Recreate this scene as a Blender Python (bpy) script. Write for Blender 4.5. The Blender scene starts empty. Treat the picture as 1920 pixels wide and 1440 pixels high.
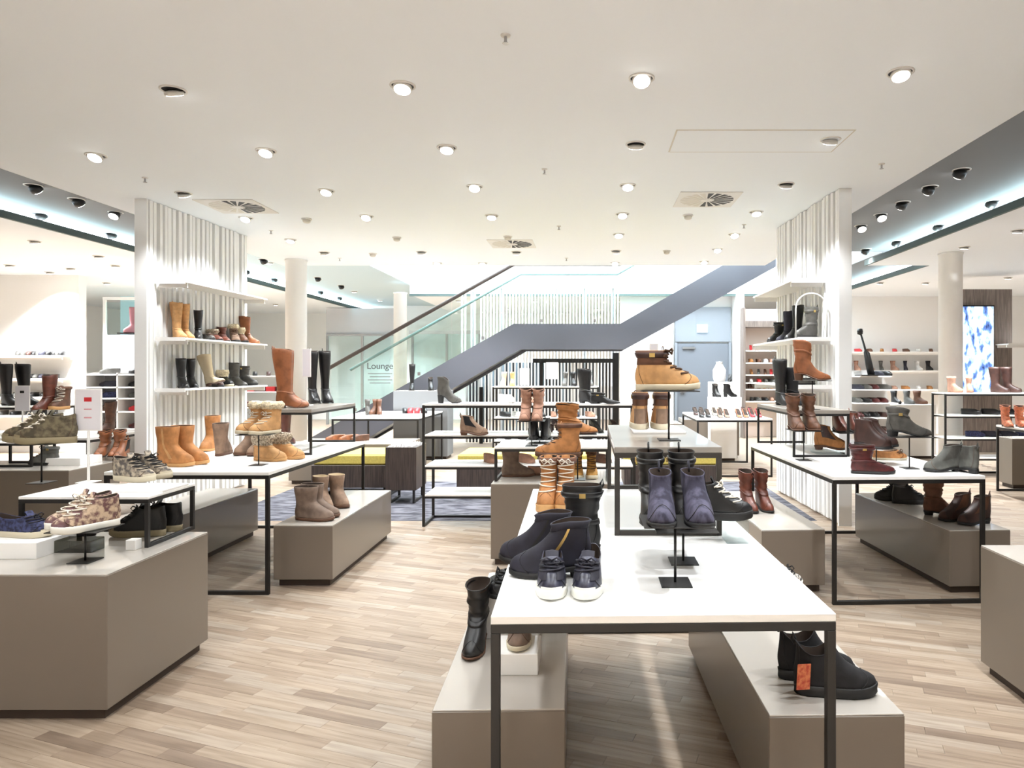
import bpy, bmesh, math, random
from mathutils import Vector, Matrix
random.seed(7)
PI = math.pi
SC = bpy.context.scene
COL = SC.collection

# ------------------------------------------------------------------ camera
F, CX, HY, H = 1300.0, 1105.0, 695.0, 1.55
cam = bpy.data.cameras.new('camera'); camo = bpy.data.objects.new('camera', cam); COL.objects.link(camo)
camo.location = (0, 0, H); camo.rotation_euler = (PI/2, 0, 0)
cam.sensor_width = 36; cam.sensor_fit = 'HORIZONTAL'; cam.lens = F*36/1920
cam.shift_x = -(CX-960)/1920; cam.shift_y = -(720-HY)/1920
cam.clip_start = .05; cam.clip_end = 200
SC.camera = camo
# ------------------------------------------------------------------ world, exposure
W = bpy.data.worlds.new('world'); SC.world = W; W.use_nodes = True
bg = W.node_tree.nodes['Background']; bg.inputs[0].default_value = (.84, .94, 1, 1); bg.inputs[1].default_value = 16.0
SC.view_settings.view_transform = 'Standard'; SC.view_settings.look = 'None'
SC.view_settings.gamma = 1; SC.view_settings.use_curve_mapping = False
SC.view_settings.exposure = 0.06
SPOT_W = 150.0      # watts of one ceiling downlight
SC.cycles.max_bounces = 7; SC.cycles.diffuse_bounces = 5; SC.cycles.transparent_max_bounces = 16
SC.cycles.caustics_reflective = False; SC.cycles.caustics_refractive = False
SC.cycles.sample_clamp_indirect = 8

# ------------------------------------------------------------------ helpers
def at(px, py, z):
    Y = F*(H-z)/(py-HY); return Vector(((px-CX)/F*Y, Y, z))
def atY(px, py, Y): return Vector(((px-CX)/F*Y, Y, H-(py-HY)/F*Y))
def lin(c):
    return tuple(((v/255)/12.92 if v/255 <= .04045 else ((v/255+.055)/1.055)**2.4) for v in c)+(1,)
def ssm(a, b, x):
    if a == b: return 1.0 if x >= b else 0.0
    t = max(0, min(1, (x-a)/(b-a))); return t*t*(3-2*t)
def lerp(a, b, t): return a+(b-a)*t

M = {}
def mat(name, rgb, rough=.5, var=0, scale=30, bump=0, metal=0, spec=.5, coat=0, rgb2=None, stretch=None, emit=0):
    m = bpy.data.materials.new(name); m.use_nodes = True; nt = m.node_tree; p = nt.nodes['Principled BSDF']
    c = lin(rgb); p.inputs['Base Color'].default_value = c
    p.inputs['Roughness'].default_value = rough; p.inputs['Metallic'].default_value = metal
    p.inputs['Specular IOR Level'].default_value = spec; p.inputs['Coat Weight'].default_value = coat
    if emit:
        p.inputs['Emission Color'].default_value = c; p.inputs['Emission Strength'].default_value = emit
    if var or bump or rgb2:
        tc = nt.nodes.new('ShaderNodeTexCoord'); mp = nt.nodes.new('ShaderNodeMapping')
        if stretch: mp.inputs['Scale'].default_value = stretch
        nz = nt.nodes.new('ShaderNodeTexNoise'); nz.inputs['Scale'].default_value = scale; nz.inputs['Detail'].default_value = 4
        nt.links.new(tc.outputs['Object'], mp.inputs[0]); nt.links.new(mp.outputs[0], nz.inputs['Vector'])
        if var or rgb2:
            r = nt.nodes.new('ShaderNodeValToRGB')
            d = lin(rgb2) if rgb2 else tuple(v*(1-var) for v in c[:3])+(1,)
            e = c if rgb2 else tuple(min(1, v*(1+var)) for v in c[:3])+(1,)
            r.color_ramp.elements[0].position = .4; r.color_ramp.elements[1].position = .6
            r.color_ramp.elements[0].color = d; r.color_ramp.elements[1].color = e
            nt.links.new(nz.outputs['Fac'], r.inputs[0]); nt.links.new(r.outputs[0], p.inputs['Base Color'])
        if bump:
            b = nt.nodes.new('ShaderNodeBump'); b.inputs['Strength'].default_value = bump; b.inputs['Distance'].default_value = .004
            nt.links.new(nz.outputs['Fac'], b.inputs['Height']); nt.links.new(b.outputs[0], p.inputs['Normal'])
    M[name] = m; return m
def glassmat(name, tint, refl=.12):
    m = bpy.data.materials.new(name); m.use_nodes = True; nt = m.node_tree
    nt.nodes.remove(nt.nodes['Principled BSDF']); out = nt.nodes['Material Output']
    t = nt.nodes.new('ShaderNodeBsdfTransparent'); t.inputs[0].default_value = lin(tint)
    g = nt.nodes.new('ShaderNodeBsdfGlossy'); g.inputs['Roughness'].default_value = .03
    mx = nt.nodes.new('ShaderNodeMixShader'); mx.inputs[0].default_value = refl
    nt.links.new(t.outputs[0], mx.inputs[1]); nt.links.new(g.outputs[0], mx.inputs[2]); nt.links.new(mx.outputs[0], out.inputs[0])
    M[name] = m; return m

# surfaces
mat('ceil', (240, 246, 252), .9)
mat('ceil_side', (240, 245, 250), .9)
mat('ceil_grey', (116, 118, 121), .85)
mat('white_wall', (243, 243, 242), .8)
mat('grey_wall', (196, 198, 202), .8)
mat('pale_blue', (190, 226, 236), .6)
mat('lip', (70, 84, 82), .6)
mat('led', (214, 250, 250), .5, emit=16)
mat('slat', (240, 240, 239), .55)
mat('column', (240, 240, 238), .7)
mat('tabletop', (246, 245, 243), .35)
mat('black_metal', (24, 22, 21), .45)
mat('frame_brown', (56, 51, 46), .45)
mat('taupe', (119, 109, 98), .3, coat=.25)
mat('taupe_top', (182, 176, 168), .22, coat=.4)
mat('taupe_dark', (64, 52, 44), .6)
mat('riser_top', (150, 143, 135), .3, coat=.3)
mat('dark_wood', (74, 62, 56), .5, rgb2=(52, 43, 40), scale=6, stretch=(12, 12, .6))
mat('grey_wood', (140, 128, 120), .5, rgb2=(112, 100, 94), scale=6, stretch=(12, 12, .6))
mat('yellow', (190, 172, 86), .8, var=.08, scale=60)
mat('rug', (104, 104, 112), .95, rgb2=(44, 44, 54), scale=5, stretch=(1, 3, 1), bump=.4)
mat('white_paint', (243, 242, 240), .45)
mat('stringer', (92, 94, 102), .35)
mat('rail', (60, 50, 46), .45)
mat('rail_green', (120, 150, 148), .45)
mat('door_grey', (112, 117, 126), .5)
mat('door_panel', (132, 138, 146), .6)
mat('steel', (170, 170, 172), .3, metal=.8)
mat('exit', (190, 225, 245), .5, emit=2.5)
mat('card', (226, 224, 230), .5)
mat('card_white', (246, 246, 248), .5)
mat('pink', (214, 150, 160), .6)
mat('lens', (255, 252, 244), .5, emit=14)
mat('lens_off', (205, 203, 198), .4)
mat('trim', (222, 220, 216), .5)
mat('dark_hole', (28, 28, 28), .7)
mat('detector', (205, 200, 190), .6)
mat('taupe_shelf', (222, 206, 194), .6)
mat('fin_dark', (60, 66, 74), .5)
mat('fin_blue', (150, 172, 190), .5)
mat('fin_light', (215, 218, 220), .5)
mat('mid_grey', (120, 122, 124), .7)  # plain mid grey of pedestal, small print and boot
glassmat('glass', (251, 255, 254), .04)
glassmat('glass_dark', (150, 150, 135), .1)
glassmat('acrylic', (236, 240, 240), .08)
glassmat('glass_cyan', (245, 253, 254), .05)
# leathers and fabrics
mat('tan', (172, 116, 66), .75, var=.16, scale=22, bump=.3)
mat('tan_light', (194, 148, 98), .8, var=.12, scale=20, bump=.2)
mat('ochre', (198, 148, 76), .75, var=.12, scale=22, bump=.2)
mat('cognac', (138, 84, 52), .45, var=.2, scale=14, bump=.2)
mat('brown', (94, 60, 41), .55, var=.25, scale=16, bump=.3)
mat('redbrown', (94, 48, 35), .45, var=.25, scale=14, bump=.3)
mat('dark_red', (74, 26, 26), .45, var=.3, scale=20, bump=.3)
mat('choc', (56, 33, 27), .5, var=.25, scale=16, bump=.3)
mat('taupe_suede', (134, 110, 92), .9, var=.18, scale=18, bump=.3)
mat('greybrown', (118, 100, 88), .9, var=.18, scale=18, bump=.3)
mat('rose_suede', (168, 128, 108), .9, var=.15, scale=18, bump=.3)
mat('black', (20, 19, 20), .4, var=.2, scale=20, bump=.25)
mat('black_suede', (26, 25, 27), .9, var=.2, scale=25, bump=.3)
mat('navy_suede', (84, 82, 102), .95, rgb2=(46, 44, 60), scale=30, stretch=(1, 1, .4), bump=.4)
mat('navy', (34, 33, 46), .7, var=.2, scale=22, bump=.3)
mat('navy_sheen', (74, 76, 92), .35, rgb2=(30, 30, 46), scale=24, bump=.2)
mat('blue_sneaker', (58, 64, 104), .8, rgb2=(30, 32, 56), scale=60, bump=.3)
mat('olive', (118, 108, 84), .75, rgb2=(72, 64, 50), scale=34, bump=.4)
mat('camo', (176, 162, 142), .75, rgb2=(84, 78, 74), scale=40, bump=.4)
mat('floral', (206, 184, 158), .7, rgb2=(110, 78, 78), scale=46, bump=.3)
mat('plum', (112, 84, 88), .6, var=.25, scale=30)
mat('leopard', (220, 214, 206), .7, rgb2=(50, 46, 48), scale=60)
mat('grey_leather', (78, 76, 72), .5, var=.2, scale=18, bump=.35)
mat('grey_suede', (92, 92, 88), .9, var=.15, scale=20, bump=.3)
mat('cream_fur', (226, 212, 182), .95, var=.2, scale=80, bump=.6)
mat('grey_fur', (196, 182, 160), .95, rgb2=(120, 106, 90), scale=90, bump=.6)
mat('sole_white', (238, 238, 230), .5)
mat('sole_black', (28, 27, 27), .6)
mat('sole_brown', (92, 62, 44), .6)
mat('sole_tan', (196, 150, 96), .6)
mat('sole_cream', (206, 196, 172), .6)
mat('sole_olive', (140, 128, 100), .6)
mat('gold', (206, 176, 110), .35, metal=.9)
mat('lace_light', (226, 218, 204), .8)
mat('lace_brown', (88, 64, 48), .8)
mat('lace_black', (22, 22, 24), .8)
mat('red', (196, 46, 52), .5)
mat('white_shoe', (232, 230, 226), .5)
mat('orange_tag', (206, 120, 76), .6, rgb2=(170, 60, 40), scale=60)
mat('coral', (190, 108, 72), .6, var=.2)

class MB:
    def __init__(s): s.v = []; s.f = []
    def add(s, vs, fs):
        o = len(s.v); s.v += [tuple(v) for v in vs]; s.f += [tuple(i+o for i in f) for f in fs]; return s
    def box(s, x0, x1, y0, y1, z0, z1):
        return s.add([(x0,y0,z0),(x1,y0,z0),(x1,y1,z0),(x0,y1,z0),(x0,y0,z1),(x1,y0,z1),(x1,y1,z1),(x0,y1,z1)],
                     [(3,2,1,0),(4,5,6,7),(0,1,5,4),(1,2,6,5),(2,3,7,6),(3,0,4,7)])
    def prism(s, pts, y0, y1):          # polygon in XZ, extruded along Y
        n = len(pts)
        return s.add([(x,y0,z) for x,z in pts]+[(x,y1,z) for x,z in pts],
                     [tuple(range(n)), tuple(range(2*n-1,n-1,-1))]+[((i+1)%n, i, n+i, n+(i+1)%n) for i in range(n)])
    def tube(s, path, r, n=6, cap=True):
        path = [Vector(p) for p in path]; rings = []
        for i, p in enumerate(path):
            a = path[max(0,i-1)]; b = path[min(len(path)-1,i+1)]; d = (b-a).normalized()
            u = d.cross(Vector((0,0,1)));
            if u.length < 1e-3: u = d.cross(Vector((0,1,0)))
            u.normalize(); w = d.cross(u)
            rings.append([p+(u*math.cos(2*PI*k/n)+w*math.sin(2*PI*k/n))*r for k in range(n)])
        return s.loft(rings, cap, cap)
    def loft(s, rings, cap0=True, cap1=True, closed=True):
        n = len(rings[0]); vs = [p for r in rings for p in r]; fs = []
        for i in range(len(rings)-1):
            for k in range(n if closed else n-1):
                a = i*n+k; b = i*n+(k+1)%n; fs.append((a, b, b+n, a+n))
        if cap0: fs.append(tuple(range(n-1,-1,-1)))
        if cap1: fs.append(tuple((len(rings)-1)*n+k for k in range(n)))
        return s.add(vs, fs)
    def lathe(s, prof, n=20, c=(0,0,0)):
        return s.loft([[(c[0]+r*math.cos(2*PI*k/n), c[1]+r*math.sin(2*PI*k/n), c[2]+z) for k in range(n)] for r, z in prof])
    def mesh(s, name, smooth=False, bevel=0):
        me = bpy.data.meshes.new(name); me.from_pydata(s.v, [], s.f)
        bm = bmesh.new(); bm.from_mesh(me)
        bmesh.ops.recalc_face_normals(bm, faces=bm.faces)
        if bevel: bmesh.ops.bevel(bm, geom=list(bm.edges), offset=bevel, segments=1, affect='EDGES', clamp_overlap=True)
        bm.to_mesh(me); bm.free()
        if smooth:
            for p in me.polygons: p.use_smooth = True
        me.materials.append(None)
        return me
    def build(s, name, m, parent=None, smooth=False, bevel=0):
        return mk(name, s.mesh(name, smooth, bevel), m, parent)
def mk(name, me, m, parent=None):
    o = bpy.data.objects.new(name, me); COL.objects.link(o); o.parent = parent
    sl = o.material_slots[0]; sl.link = 'OBJECT'; sl.material = M[m] if isinstance(m, str) else m
    return o
def tag(o, label=None, cat=None, group=None, kind=None):
    if label: o['label'] = label
    if cat: o['category'] = cat
    if group: o['group'] = group
    if kind: o['kind'] = kind
    return o
def thing(name, loc, rz, label, cat, group=None):
    o = bpy.data.objects.new(name, None); COL.objects.link(o); o.empty_display_size = .1
    o.location = loc; o.rotation_euler = (0, 0, rz); return tag(o, label, cat, group)
_cache = {}
def cached(key, fn):
    if key not in _cache: _cache[key] = fn()
    return _cache[key]
def struct(name, mb, m, parent=None, **k):
    o = mb.build(name, m, parent, **k)
    if not parent: o['kind'] = 'structure'
    return o
def boxm(dx, dy, dz, bevel=0):     # shared box mesh, base centre at origin
    return cached(('box', round(dx,4), round(dy,4), round(dz,4), bevel), lambda: MB().box(-dx/2,dx/2,-dy/2,dy/2,0,dz).mesh('panel', bevel=bevel))
def part_box(name, c, d, m, parent, bevel=0):
    o = mk(name, boxm(*d, bevel), m, parent); o.location = c; return o

# ------------------------------------------------------------------ setting
ZC = 3.37
# floor: slab, planks laid at -20 degrees
FA = math.radians(-19.5)
floor = struct('floor', MB().box(-14, 11, -3, 24, -.2, -.004), 'taupe_dark')
def plank_mat(name, attr):
    m = bpy.data.materials.new(name); m.use_nodes = True; nt = m.node_tree; p = nt.nodes['Principled BSDF']
    tc = nt.nodes.new('ShaderNodeTexCoord'); mp = nt.nodes.new('ShaderNodeMapping'); mp.inputs['Scale'].default_value = (2.2, 34, 1)
    if attr: src = nt.nodes.new('ShaderNodeAttribute'); src.attribute_name = 'tone'; fac = src.outputs['Fac']
    else: src = nt.nodes.new('ShaderNodeObjectInfo'); fac = src.outputs['Random']
    off = nt.nodes.new('ShaderNodeVectorMath'); off.operation = 'ADD'
    mul = nt.nodes.new('ShaderNodeMath'); mul.operation = 'MULTIPLY'; mul.inputs[1].default_value = 60
    nz = nt.nodes.new('ShaderNodeTexNoise'); nz.inputs['Scale'].default_value = 1.5; nz.inputs['Detail'].default_value = 5
    r = nt.nodes.new('ShaderNodeValToRGB'); cr = r.color_ramp
    cr.elements[0].position = 0; cr.elements[0].color = lin((128, 111, 96)); cr.elements[1].position = 1; cr.elements[1].color = lin((174, 161, 146))
    for pos, c in ((.1, (144, 126, 109)), (.4, (158, 141, 123)), (.7, (166, 149, 131)), (.86, (162, 148, 133))):
        e = cr.elements.new(pos); e.color = lin(c)
    g = nt.nodes.new('ShaderNodeValToRGB'); g.color_ramp.elements[0].position = .3; g.color_ramp.elements[1].position = .62
    g.color_ramp.elements[0].color = (.6, .56, .52, 1); g.color_ramp.elements[1].color = (1, 1, 1, 1)
    mx = nt.nodes.new('ShaderNodeMix'); mx.data_type = 'RGBA'; mx.blend_type = 'MULTIPLY'; mx.inputs[0].default_value = .8
    L = nt.links.new
    L(tc.outputs['Object'], mp.inputs[0]); L(fac, mul.inputs[0]); L(mp.outputs[0], off.inputs[0]); L(mul.outputs[0], off.inputs[1])
    L(off.outputs[0], nz.inputs['Vector']); L(fac, r.inputs[0]); L(nz.outputs['Fac'], g.inputs[0])
    L(r.outputs[0], mx.inputs[6]); L(g.outputs[0], mx.inputs[7]); L(mx.outputs[2], p.inputs['Base Color'])
    p.inputs['Roughness'].default_value = .42; p.inputs['Specular IOR Level'].default_value = .4
    M[name] = m
plank_mat('plank', False); plank_mat('plank_many', True)
PW, PL = .068, .44
# furniture footprints decide which planks the photograph shows largest
OCC = []
def build_planks():
    ca, sa = math.cos(FA), math.sin(FA); cand = []; rest = []
    for j in range(-150, 330):
        v = j*PW; shift = (j*0.37 % 1)*PL+random.uniform(-.06, .06)
        for i in range(-36, 60):
            u = i*PL+shift; cu, cv = u+PL/2, v+PW/2
            x, y = cu*ca-cv*sa, cu*sa+cv*ca
            if not (-8.5 < x < 6.5 and 1.2 < y < 12): continue
            px, py = CX+F*x/y, HY+F*H/y
            vis = -60 < px < 1980 and py < 1470 and not any(a < x < b and c < y < d for a, b, c, d in OCC)
            (cand if vis else rest).append((y, u, v))
    cand.sort(); rest += cand[300:]
    pm = MB().box(.0004, PL-.0004, .0004, PW-.0004, -.006, 0).mesh('plank', bevel=.0004)
    for y, u, v in cand[:300]:
        o = mk('plank', pm, 'plank', floor); o.rotation_euler = (0, 0, FA)
        o.location = (u*ca-v*sa, u*sa+v*ca, random.uniform(-.0006, 0))
    mb = MB(); tones = []
    for y, u, v in rest:
        h = random.uniform(-.0006, 0); mb.add([(u+.0004, v+.0004, h), (u+PL-.0004, v+.0004, h), (u+PL-.0004, v+PW-.0004, h), (u+.0004, v+PW-.0004, h),
            (u+.0004, v+.0004, -.006), (u+PL-.0004, v+.0004, -.006), (u+PL-.0004, v+PW-.0004, -.006), (u+.0004, v+PW-.0004, -.006)],
            [(0,1,2,3),(4,5,1,0),(5,6,2,1),(6,7,3,2),(7,4,0,3)]); t = random.random(); tones += [t]*5
    me = bpy.data.meshes.new('planking'); me.from_pydata(mb.v, [], mb.f); me.materials.append(None)
    a = me.attributes.new('tone', 'FLOAT', 'FACE'); a.data.foreach_set('value', tones)
    o = mk('planking', me, 'plank_many', floor); o.rotation_euler = (0, 0, FA); o['kind'] = 'stuff'
    far = MB().box(-14, 11, 12, 24, -.004, -.0015)
    far.box(-8.5, 6.5, -3, 1.2, -.004, -.0015); far.box(-14, -8.5, -3, 12, -.004, -.0015); far.box(6.5, 11, -3, 12, -.004, -.0015)
    far.build('far_planking', 'plank_far', floor)
mat('plank_far', (174, 157, 139), .42, rgb2=(152, 136, 120), scale=4, stretch=(2, 12, 1))

# ceilings
struct('ceiling_main', MB().box(-5.3, 3.04, -3, 12.0, ZC, ZC+.42), 'ceil')
struct('ceiling_recess_left', MB().box(-7.4, -5.3, -3, 12, ZC+.24, ZC+.42), 'ceil_grey')
mat('ceil_daylit', (196, 214, 222), .85)  # grey recess paint lightened and blued to stand in for atrium daylight
struct('ceiling_recess_beyond', MB().box(-7.4, -4.3, 12, 22, ZC+.24, ZC+.42), 'ceil_daylit')
struct('ceiling_recess_right', MB().box(3.04, 5.2, -3, 12, ZC+.24, ZC+.42), 'ceil_grey')
struct('ceiling_recess_far', MB().box(5.1, 6.2, 12, 16.6, ZC+.24, ZC+.42), 'ceil_grey')
struct('ceiling_left', MB().box(-14, -6.98, -3, 22, ZC, ZC+.06), 'ceil_side')
struct('ceiling_right', MB().box(4.8, 11, -3, 12, ZC, ZC+.06).box(5.88, 11, 12, 22, ZC, ZC+.06), 'ceil_side')
struct('ceiling_far', MB().box(-4.3, 5.88, 16.6, 22, ZC, ZC+.42), 'ceil_side')
struct('trim_1', MB().box(-6.98, -6.94, -3, 22, ZC-.005, ZC+.085), 'lip')
struct('trim_2', MB().box(4.76, 4.80, -3, 12, ZC-.005, ZC+.085), 'lip')
struct('trim_3', MB().box(5.84, 5.88, 12, 16.6, ZC-.005, ZC+.085), 'lip')
struct('trim_4', MB().box(-4.3, 5.1, 16.56, 16.6, ZC-.04, ZC+.02), 'lip')
def led(x0, x1, y0, y1, lab):
    tag(MB().box(x0, x1, y0, y1, ZC+.061, ZC+.075).build('cove_light', 'led'), lab, 'light', 'cove light strips')
led(-7.09, -7.03, -3, 22, 'cool white cove light strip glowing along left ceiling recess')
led(4.85, 4.91, -3, 12, 'cool white cove light strip glowing along right ceiling recess')
led(5.93, 5.97, 12.05, 16.5, 'short cool white cove light strip beyond the right column')
# walls
struct('wall_back', MB().box(-14, 11, 22, 22.2, 0, ZC+.42), 'white_wall')
struct('wall_front', MB().box(-14, 11, -3.2, -3, 0, ZC+.42), 'white_wall')
struct('wall_left', MB().box(-14.2, -14, -3, 22, 0, ZC+.42), 'white_wall')
struct('wall_right', MB().box(11, 11.2, -3, 22, 0, ZC+.42), 'white_wall')
# atrium shaft above the stairs, open to the daylight
at_ = MB().box(-4.5, -4.3, 12.0, 16.8, ZC+.42, 6.2).box(5.1, 5.3, 12.0, 16.8, ZC+.42, 6.2).box(-4.5, 5.3, 16.6, 16.8, ZC+.42, 6.2).box(-4.5, 5.3, 11.8, 12.0, ZC+.42, 6.2)
struct('wall_atrium', at_, 'white_wall')
# round columns
def column(n, x, y, r):
    o = struct('column', MB().lathe([(r*1.0, 0), (r, ZC-.03), (r*1.06, ZC-.03), (r*1.06, ZC)], 28, (x, y, 0)), 'column', smooth=False)
    for p in o.data.polygons: p.use_smooth = len(p.vertices) == 4 and abs(p.normal.z) < .5
    tag(o, n, 'column', kind='structure')
column('round white column behind the left slatted wall', -4.82, 11.4, .165)
column('round white column in front of the glass lounge doors', -4.42, 16.2, .15)
column('round white column beside the black rack on the right', 5.6, 10.75, .17)

# rug inlaid in the floor
tag(MB().box(-3.9, 2.35, 7.15, 9.7, -.003, .0015).build('rug', 'rug'), 'mottled grey blue rug set in the wooden floor', 'rug')

# ------------------------------------------------------------------ furniture builders
def bar(name, a, b, w, m, parent):
    """square tube between two local points (axis aligned)"""
    a = Vector(a); b = Vector(b); d = b-a; h = w/2
    lo = Vector([min(a[i], b[i]) for i in range(3)]); hi = Vector([max(a[i], b[i]) for i in range(3)]); dims = []
    for i in range(3):
        e = hi[i]-lo[i]
        dims.append(w if e < 1e-6 else e)
    c = (lo+hi)/2
    return part_box(name, (c.x, c.y, c.z-dims[2]/2), dims, m, parent, .0015)
def frame_table(name, c, dx, dy, z, rz, label, base=0, top='tabletop', metal='black_metal', w=.026, tt=.024, loops='y', cat='table', bottoms=True, group=None, floor_all=False, lx=None):
    """top on a square tube frame; closed loops at the front and back ends (loops='y') or the sides ('x')"""
    t = thing(name, (c[0], c[1], base), rz, label, cat, group)
    hgt = z-base
    part_box('tabletop', (0, 0, hgt-tt), (dx, dy, tt), top, t, .002)
    X, Y, Z = dx/2-w/2, dy/2-w/2, hgt-tt-w/2
    for sx in (-1, 1):
        for sy in (-1, 1):
            bar('leg', (sx*X, sy*Y, 0), (sx*X, sy*Y, hgt-tt-w), w, metal, t)
    for s in (-1, 1):
        bar('top_rail', (-X-w/2, s*Y, Z), (X+w/2, s*Y, Z), w, metal, t)
        bar('top_rail', (s*X, -Y+w/2, Z), (s*X, Y-w/2, Z), w, metal, t)
        if bottoms:
            if loops == 'y': bar('floor_rail', (-X+w/2, s*Y, w/2), (X-w/2, s*Y, w/2), w, metal, t)
            else: bar('floor_rail', (s*X, -Y+w/2, w/2), (s*X, Y-w/2, w/2), w, metal, t)
    return t
def plinth(c, dx, dy, h, rz, label, name='display_plinth', cat='plinth', m='taupe', top='taupe_top', base=0):
    t = thing(name, (c[0], c[1], base), rz, label, cat)
    k = .05
    part_box('toe_kick', (0, 0, 0), (dx-.06, dy-.06, k), 'taupe_dark', t)
    part_box('body', (0, 0, k), (dx, dy, h-k-.006), m, t, .0025)
    part_box('top_panel', (0, 0, h-.006), (dx-.004, dy-.004, .006), top, t, .0015)
    if base == 0 and rz == 0: OCC.append((c[0]-dx/2, c[0]+dx/2, c[1]-dy/2, c[1]+dy/2))
    return t
def rack(c, dx, dy, zs, label, n_posts=2):
    t = thing('shelf_rack', (c[0], c[1], 0), 0, label, 'shelf'); w = .026; X, Y = dx/2-w/2, dy/2-w/2; top = zs[-1]
    for sx in (-1, 1):
        for sy in (-1, 1): bar('leg', (sx*X, sy*Y, 0), (sx*X, sy*Y, top-.012), w, 'black_metal', t)
        bar('floor_rail', (sx*X, -Y+w/2, w/2), (sx*X, Y-w/2, w/2), w, 'black_metal', t)
    bar('floor_rail', (-X+w/2, Y, w/2), (X-w/2, Y, w/2), w, 'black_metal', t)
    for z in zs:
        e = .001 if z != top else 0
        part_box('shelf_board', (0, 0, z-.018), (dx-.002-2*w*(e > 0), dy-.002, .018), 'tabletop', t, .002)
        for s in (-1, 1): bar('shelf_rail', (-X+w/2, s*Y, z-.018-w/2), (X-w/2, s*Y, z-.018-w/2), w*.8, 'black_metal', t)
    return t
def stand(p, zp, label, plate=(.26, .2), base=(.1, .11), rz=0, yoff=0):
    """black display stand: foot plate, rod, shoe plate whose top is at zp"""
    t = thing('shoe_stand', p, rz, label, 'stand', 'black shoe display stands'); h = zp-p[2]
    part_box('foot_plate', (0, 0, 0), (base[0], base[1], .004), 'black_metal', t, .0008)
    mk('rod', cached(('rod', round(h, 3)), lambda: MB().lathe([(.0045, .004), (.0045, h-.004)], 10).mesh('rod', True)), 'black_metal', t)
    part_box('shoe_plate', (0, yoff, h-.004), (plate[0], plate[1], .004), 'black_metal', t, .0008)
    return t
def block(c, d, label, m='white_paint', name='display_block', cat='block', rz=0):
    o = mk(name, boxm(*d, .002), m); o.location = c; o.rotation_euler = (0, 0, rz); return tag(o, label, cat)
def card_stand(p, w, h, z0, label, m='card', rz=0, lines=('pink',)):
    """sign card in a frame on a post standing at p; card bottom z0 above p"""
    t = thing('sign_holder', p, rz, label, 'sign')
    part_box('foot_plate', (0, 0, 0), (.09, .09, .004), 'white_paint', t, .0008)
    bar('post', (0, 0, .004), (0, 0, z0), .012, 'white_paint', t)
    f = part_box('sign_frame', (0, 0, z0), (w, .008, h), 'white_paint', t, .001)
    c_ = part_box('sign_card', (0, -.0048, .006), (w-.014, .0016, h-.012), m, f)
    for i, l in enumerate(lines):
        part_box('printed_mark', (0, -.0056, h*(.7-.2*i)), ((w*.28), .0012, h*(.1 if i == 0 else .03)), l, f)
    return t

# main white table in the foreground
T1r = math.radians(1.4)
def loc_on(c, rz, x, y): return (c[0]+x*math.cos(rz)-y*math.sin(rz), c[1]+x*math.sin(rz)+y*math.cos(rz))
c = loc_on((.2155, 1.987), T1r, 0, 2.13/2)
frame_table('display_table', c, .993, 2.13, .85, T1r, 'long white table on black frame with navy shoes, nearest the camera')
# benches below the main table
plinth(loc_on((-.297, 2.27), T1r, 0, .775), .436, 1.55, .44, T1r, 'low taupe bench under the nearest table carrying a black boot', 'display_bench', 'bench')
plinth(loc_on((.80, 2.237), T1r, 0, .775), .442, 1.55, .44, T1r, 'low taupe bench under the nearest table carrying black low shoes', 'display_bench', 'bench')
OCC += [(-.55, -.07, 2.27, 3.8), (.57, 1.02, 2.24, 3.75)]
# taupe riser on main table
R4c = (.335, 3.53)
frame_table('table_riser', R4c, .455, 1.18, 1.227, 0, 'taupe topped riser with hiking boots standing on the nearest table', .85, 'riser_top', 'frame_brown', .022, .026, cat='riser')
# left plinth and its riser
plinth((-2.79, 3.468), 1.32, .81, .65, 0, 'big taupe plinth at left with sneakers, cropped by the frame')
frame_table('table_riser', (-2.57, 3.73), .66, .42, .91, 0, 'white riser with olive sneakers standing on the big left plinth', .65, w=.02, tt=.014, loops='x', cat='riser')
# left table + bench underneath
frame_table('display_table', (-2.785, 5.815), 1.14, 2.05, .85, 0, 'white table on black frame covered with tan boots')
frame_table('table_riser', (-2.53, 6.28), .46, 1.08, 1.232, 0, 'grey topped riser with tall boots at the back of the tan boot table', .85, 'riser_top', w=.018, tt=.03, cat='riser')
plinth((-3.36, 5.75), .46, 1.6, .44, 0, 'low dark taupe bench under the table of tan boots', 'display_bench', 'bench')
plinth((-2.055, 5.71), .425, 1.47, .44, 0, 'low taupe bench with brown boots beside the tan boot table', 'display_bench', 'bench')
# centre plinth + riser
plinth((-.29, 5.93), .99, .82, .65, 0, 'taupe plinth behind the nearest table, with yellow boots')
frame_table('table_riser', (-.30, 5.93), .94, .62, .93, 0, 'white topped riser on the taupe plinth behind the nearest table', .65, w=.022, tt=.016, loops='x', cat='riser')
# right group
T3r = math.radians(2.2)
c = loc_on((2.125, 4.6), T3r, 0, 1.0)
frame_table('display_table', c, 1.03, 2.0, .85, T3r, 'white table on black frame with dark red and grey boots')
plinth(loc_on((2.72, 4.826), T3r*1.5, 0, .74), .44, 1.48, .44, T3r*1.5, 'low taupe bench under the table of red and grey boots', 'display_bench', 'bench')
plinth(loc_on((1.425, 4.84), T3r, 0, .77), .448, 1.54, .44, T3r, 'low taupe bench with red brown boots left of the right table', 'display_bench', 'bench')
OCC += [(2.45, 2.95, 4.85, 6.2), (1.18, 1.66, 4.85, 6.35)]
frame_table('table_riser', (1.868, 6.17), .46, 1.13, 1.23, T3r*.4, 'grey topped riser with black tall boots on the right table', .85, 'riser_top', w=.018, tt=.03, cat='riser')
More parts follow.
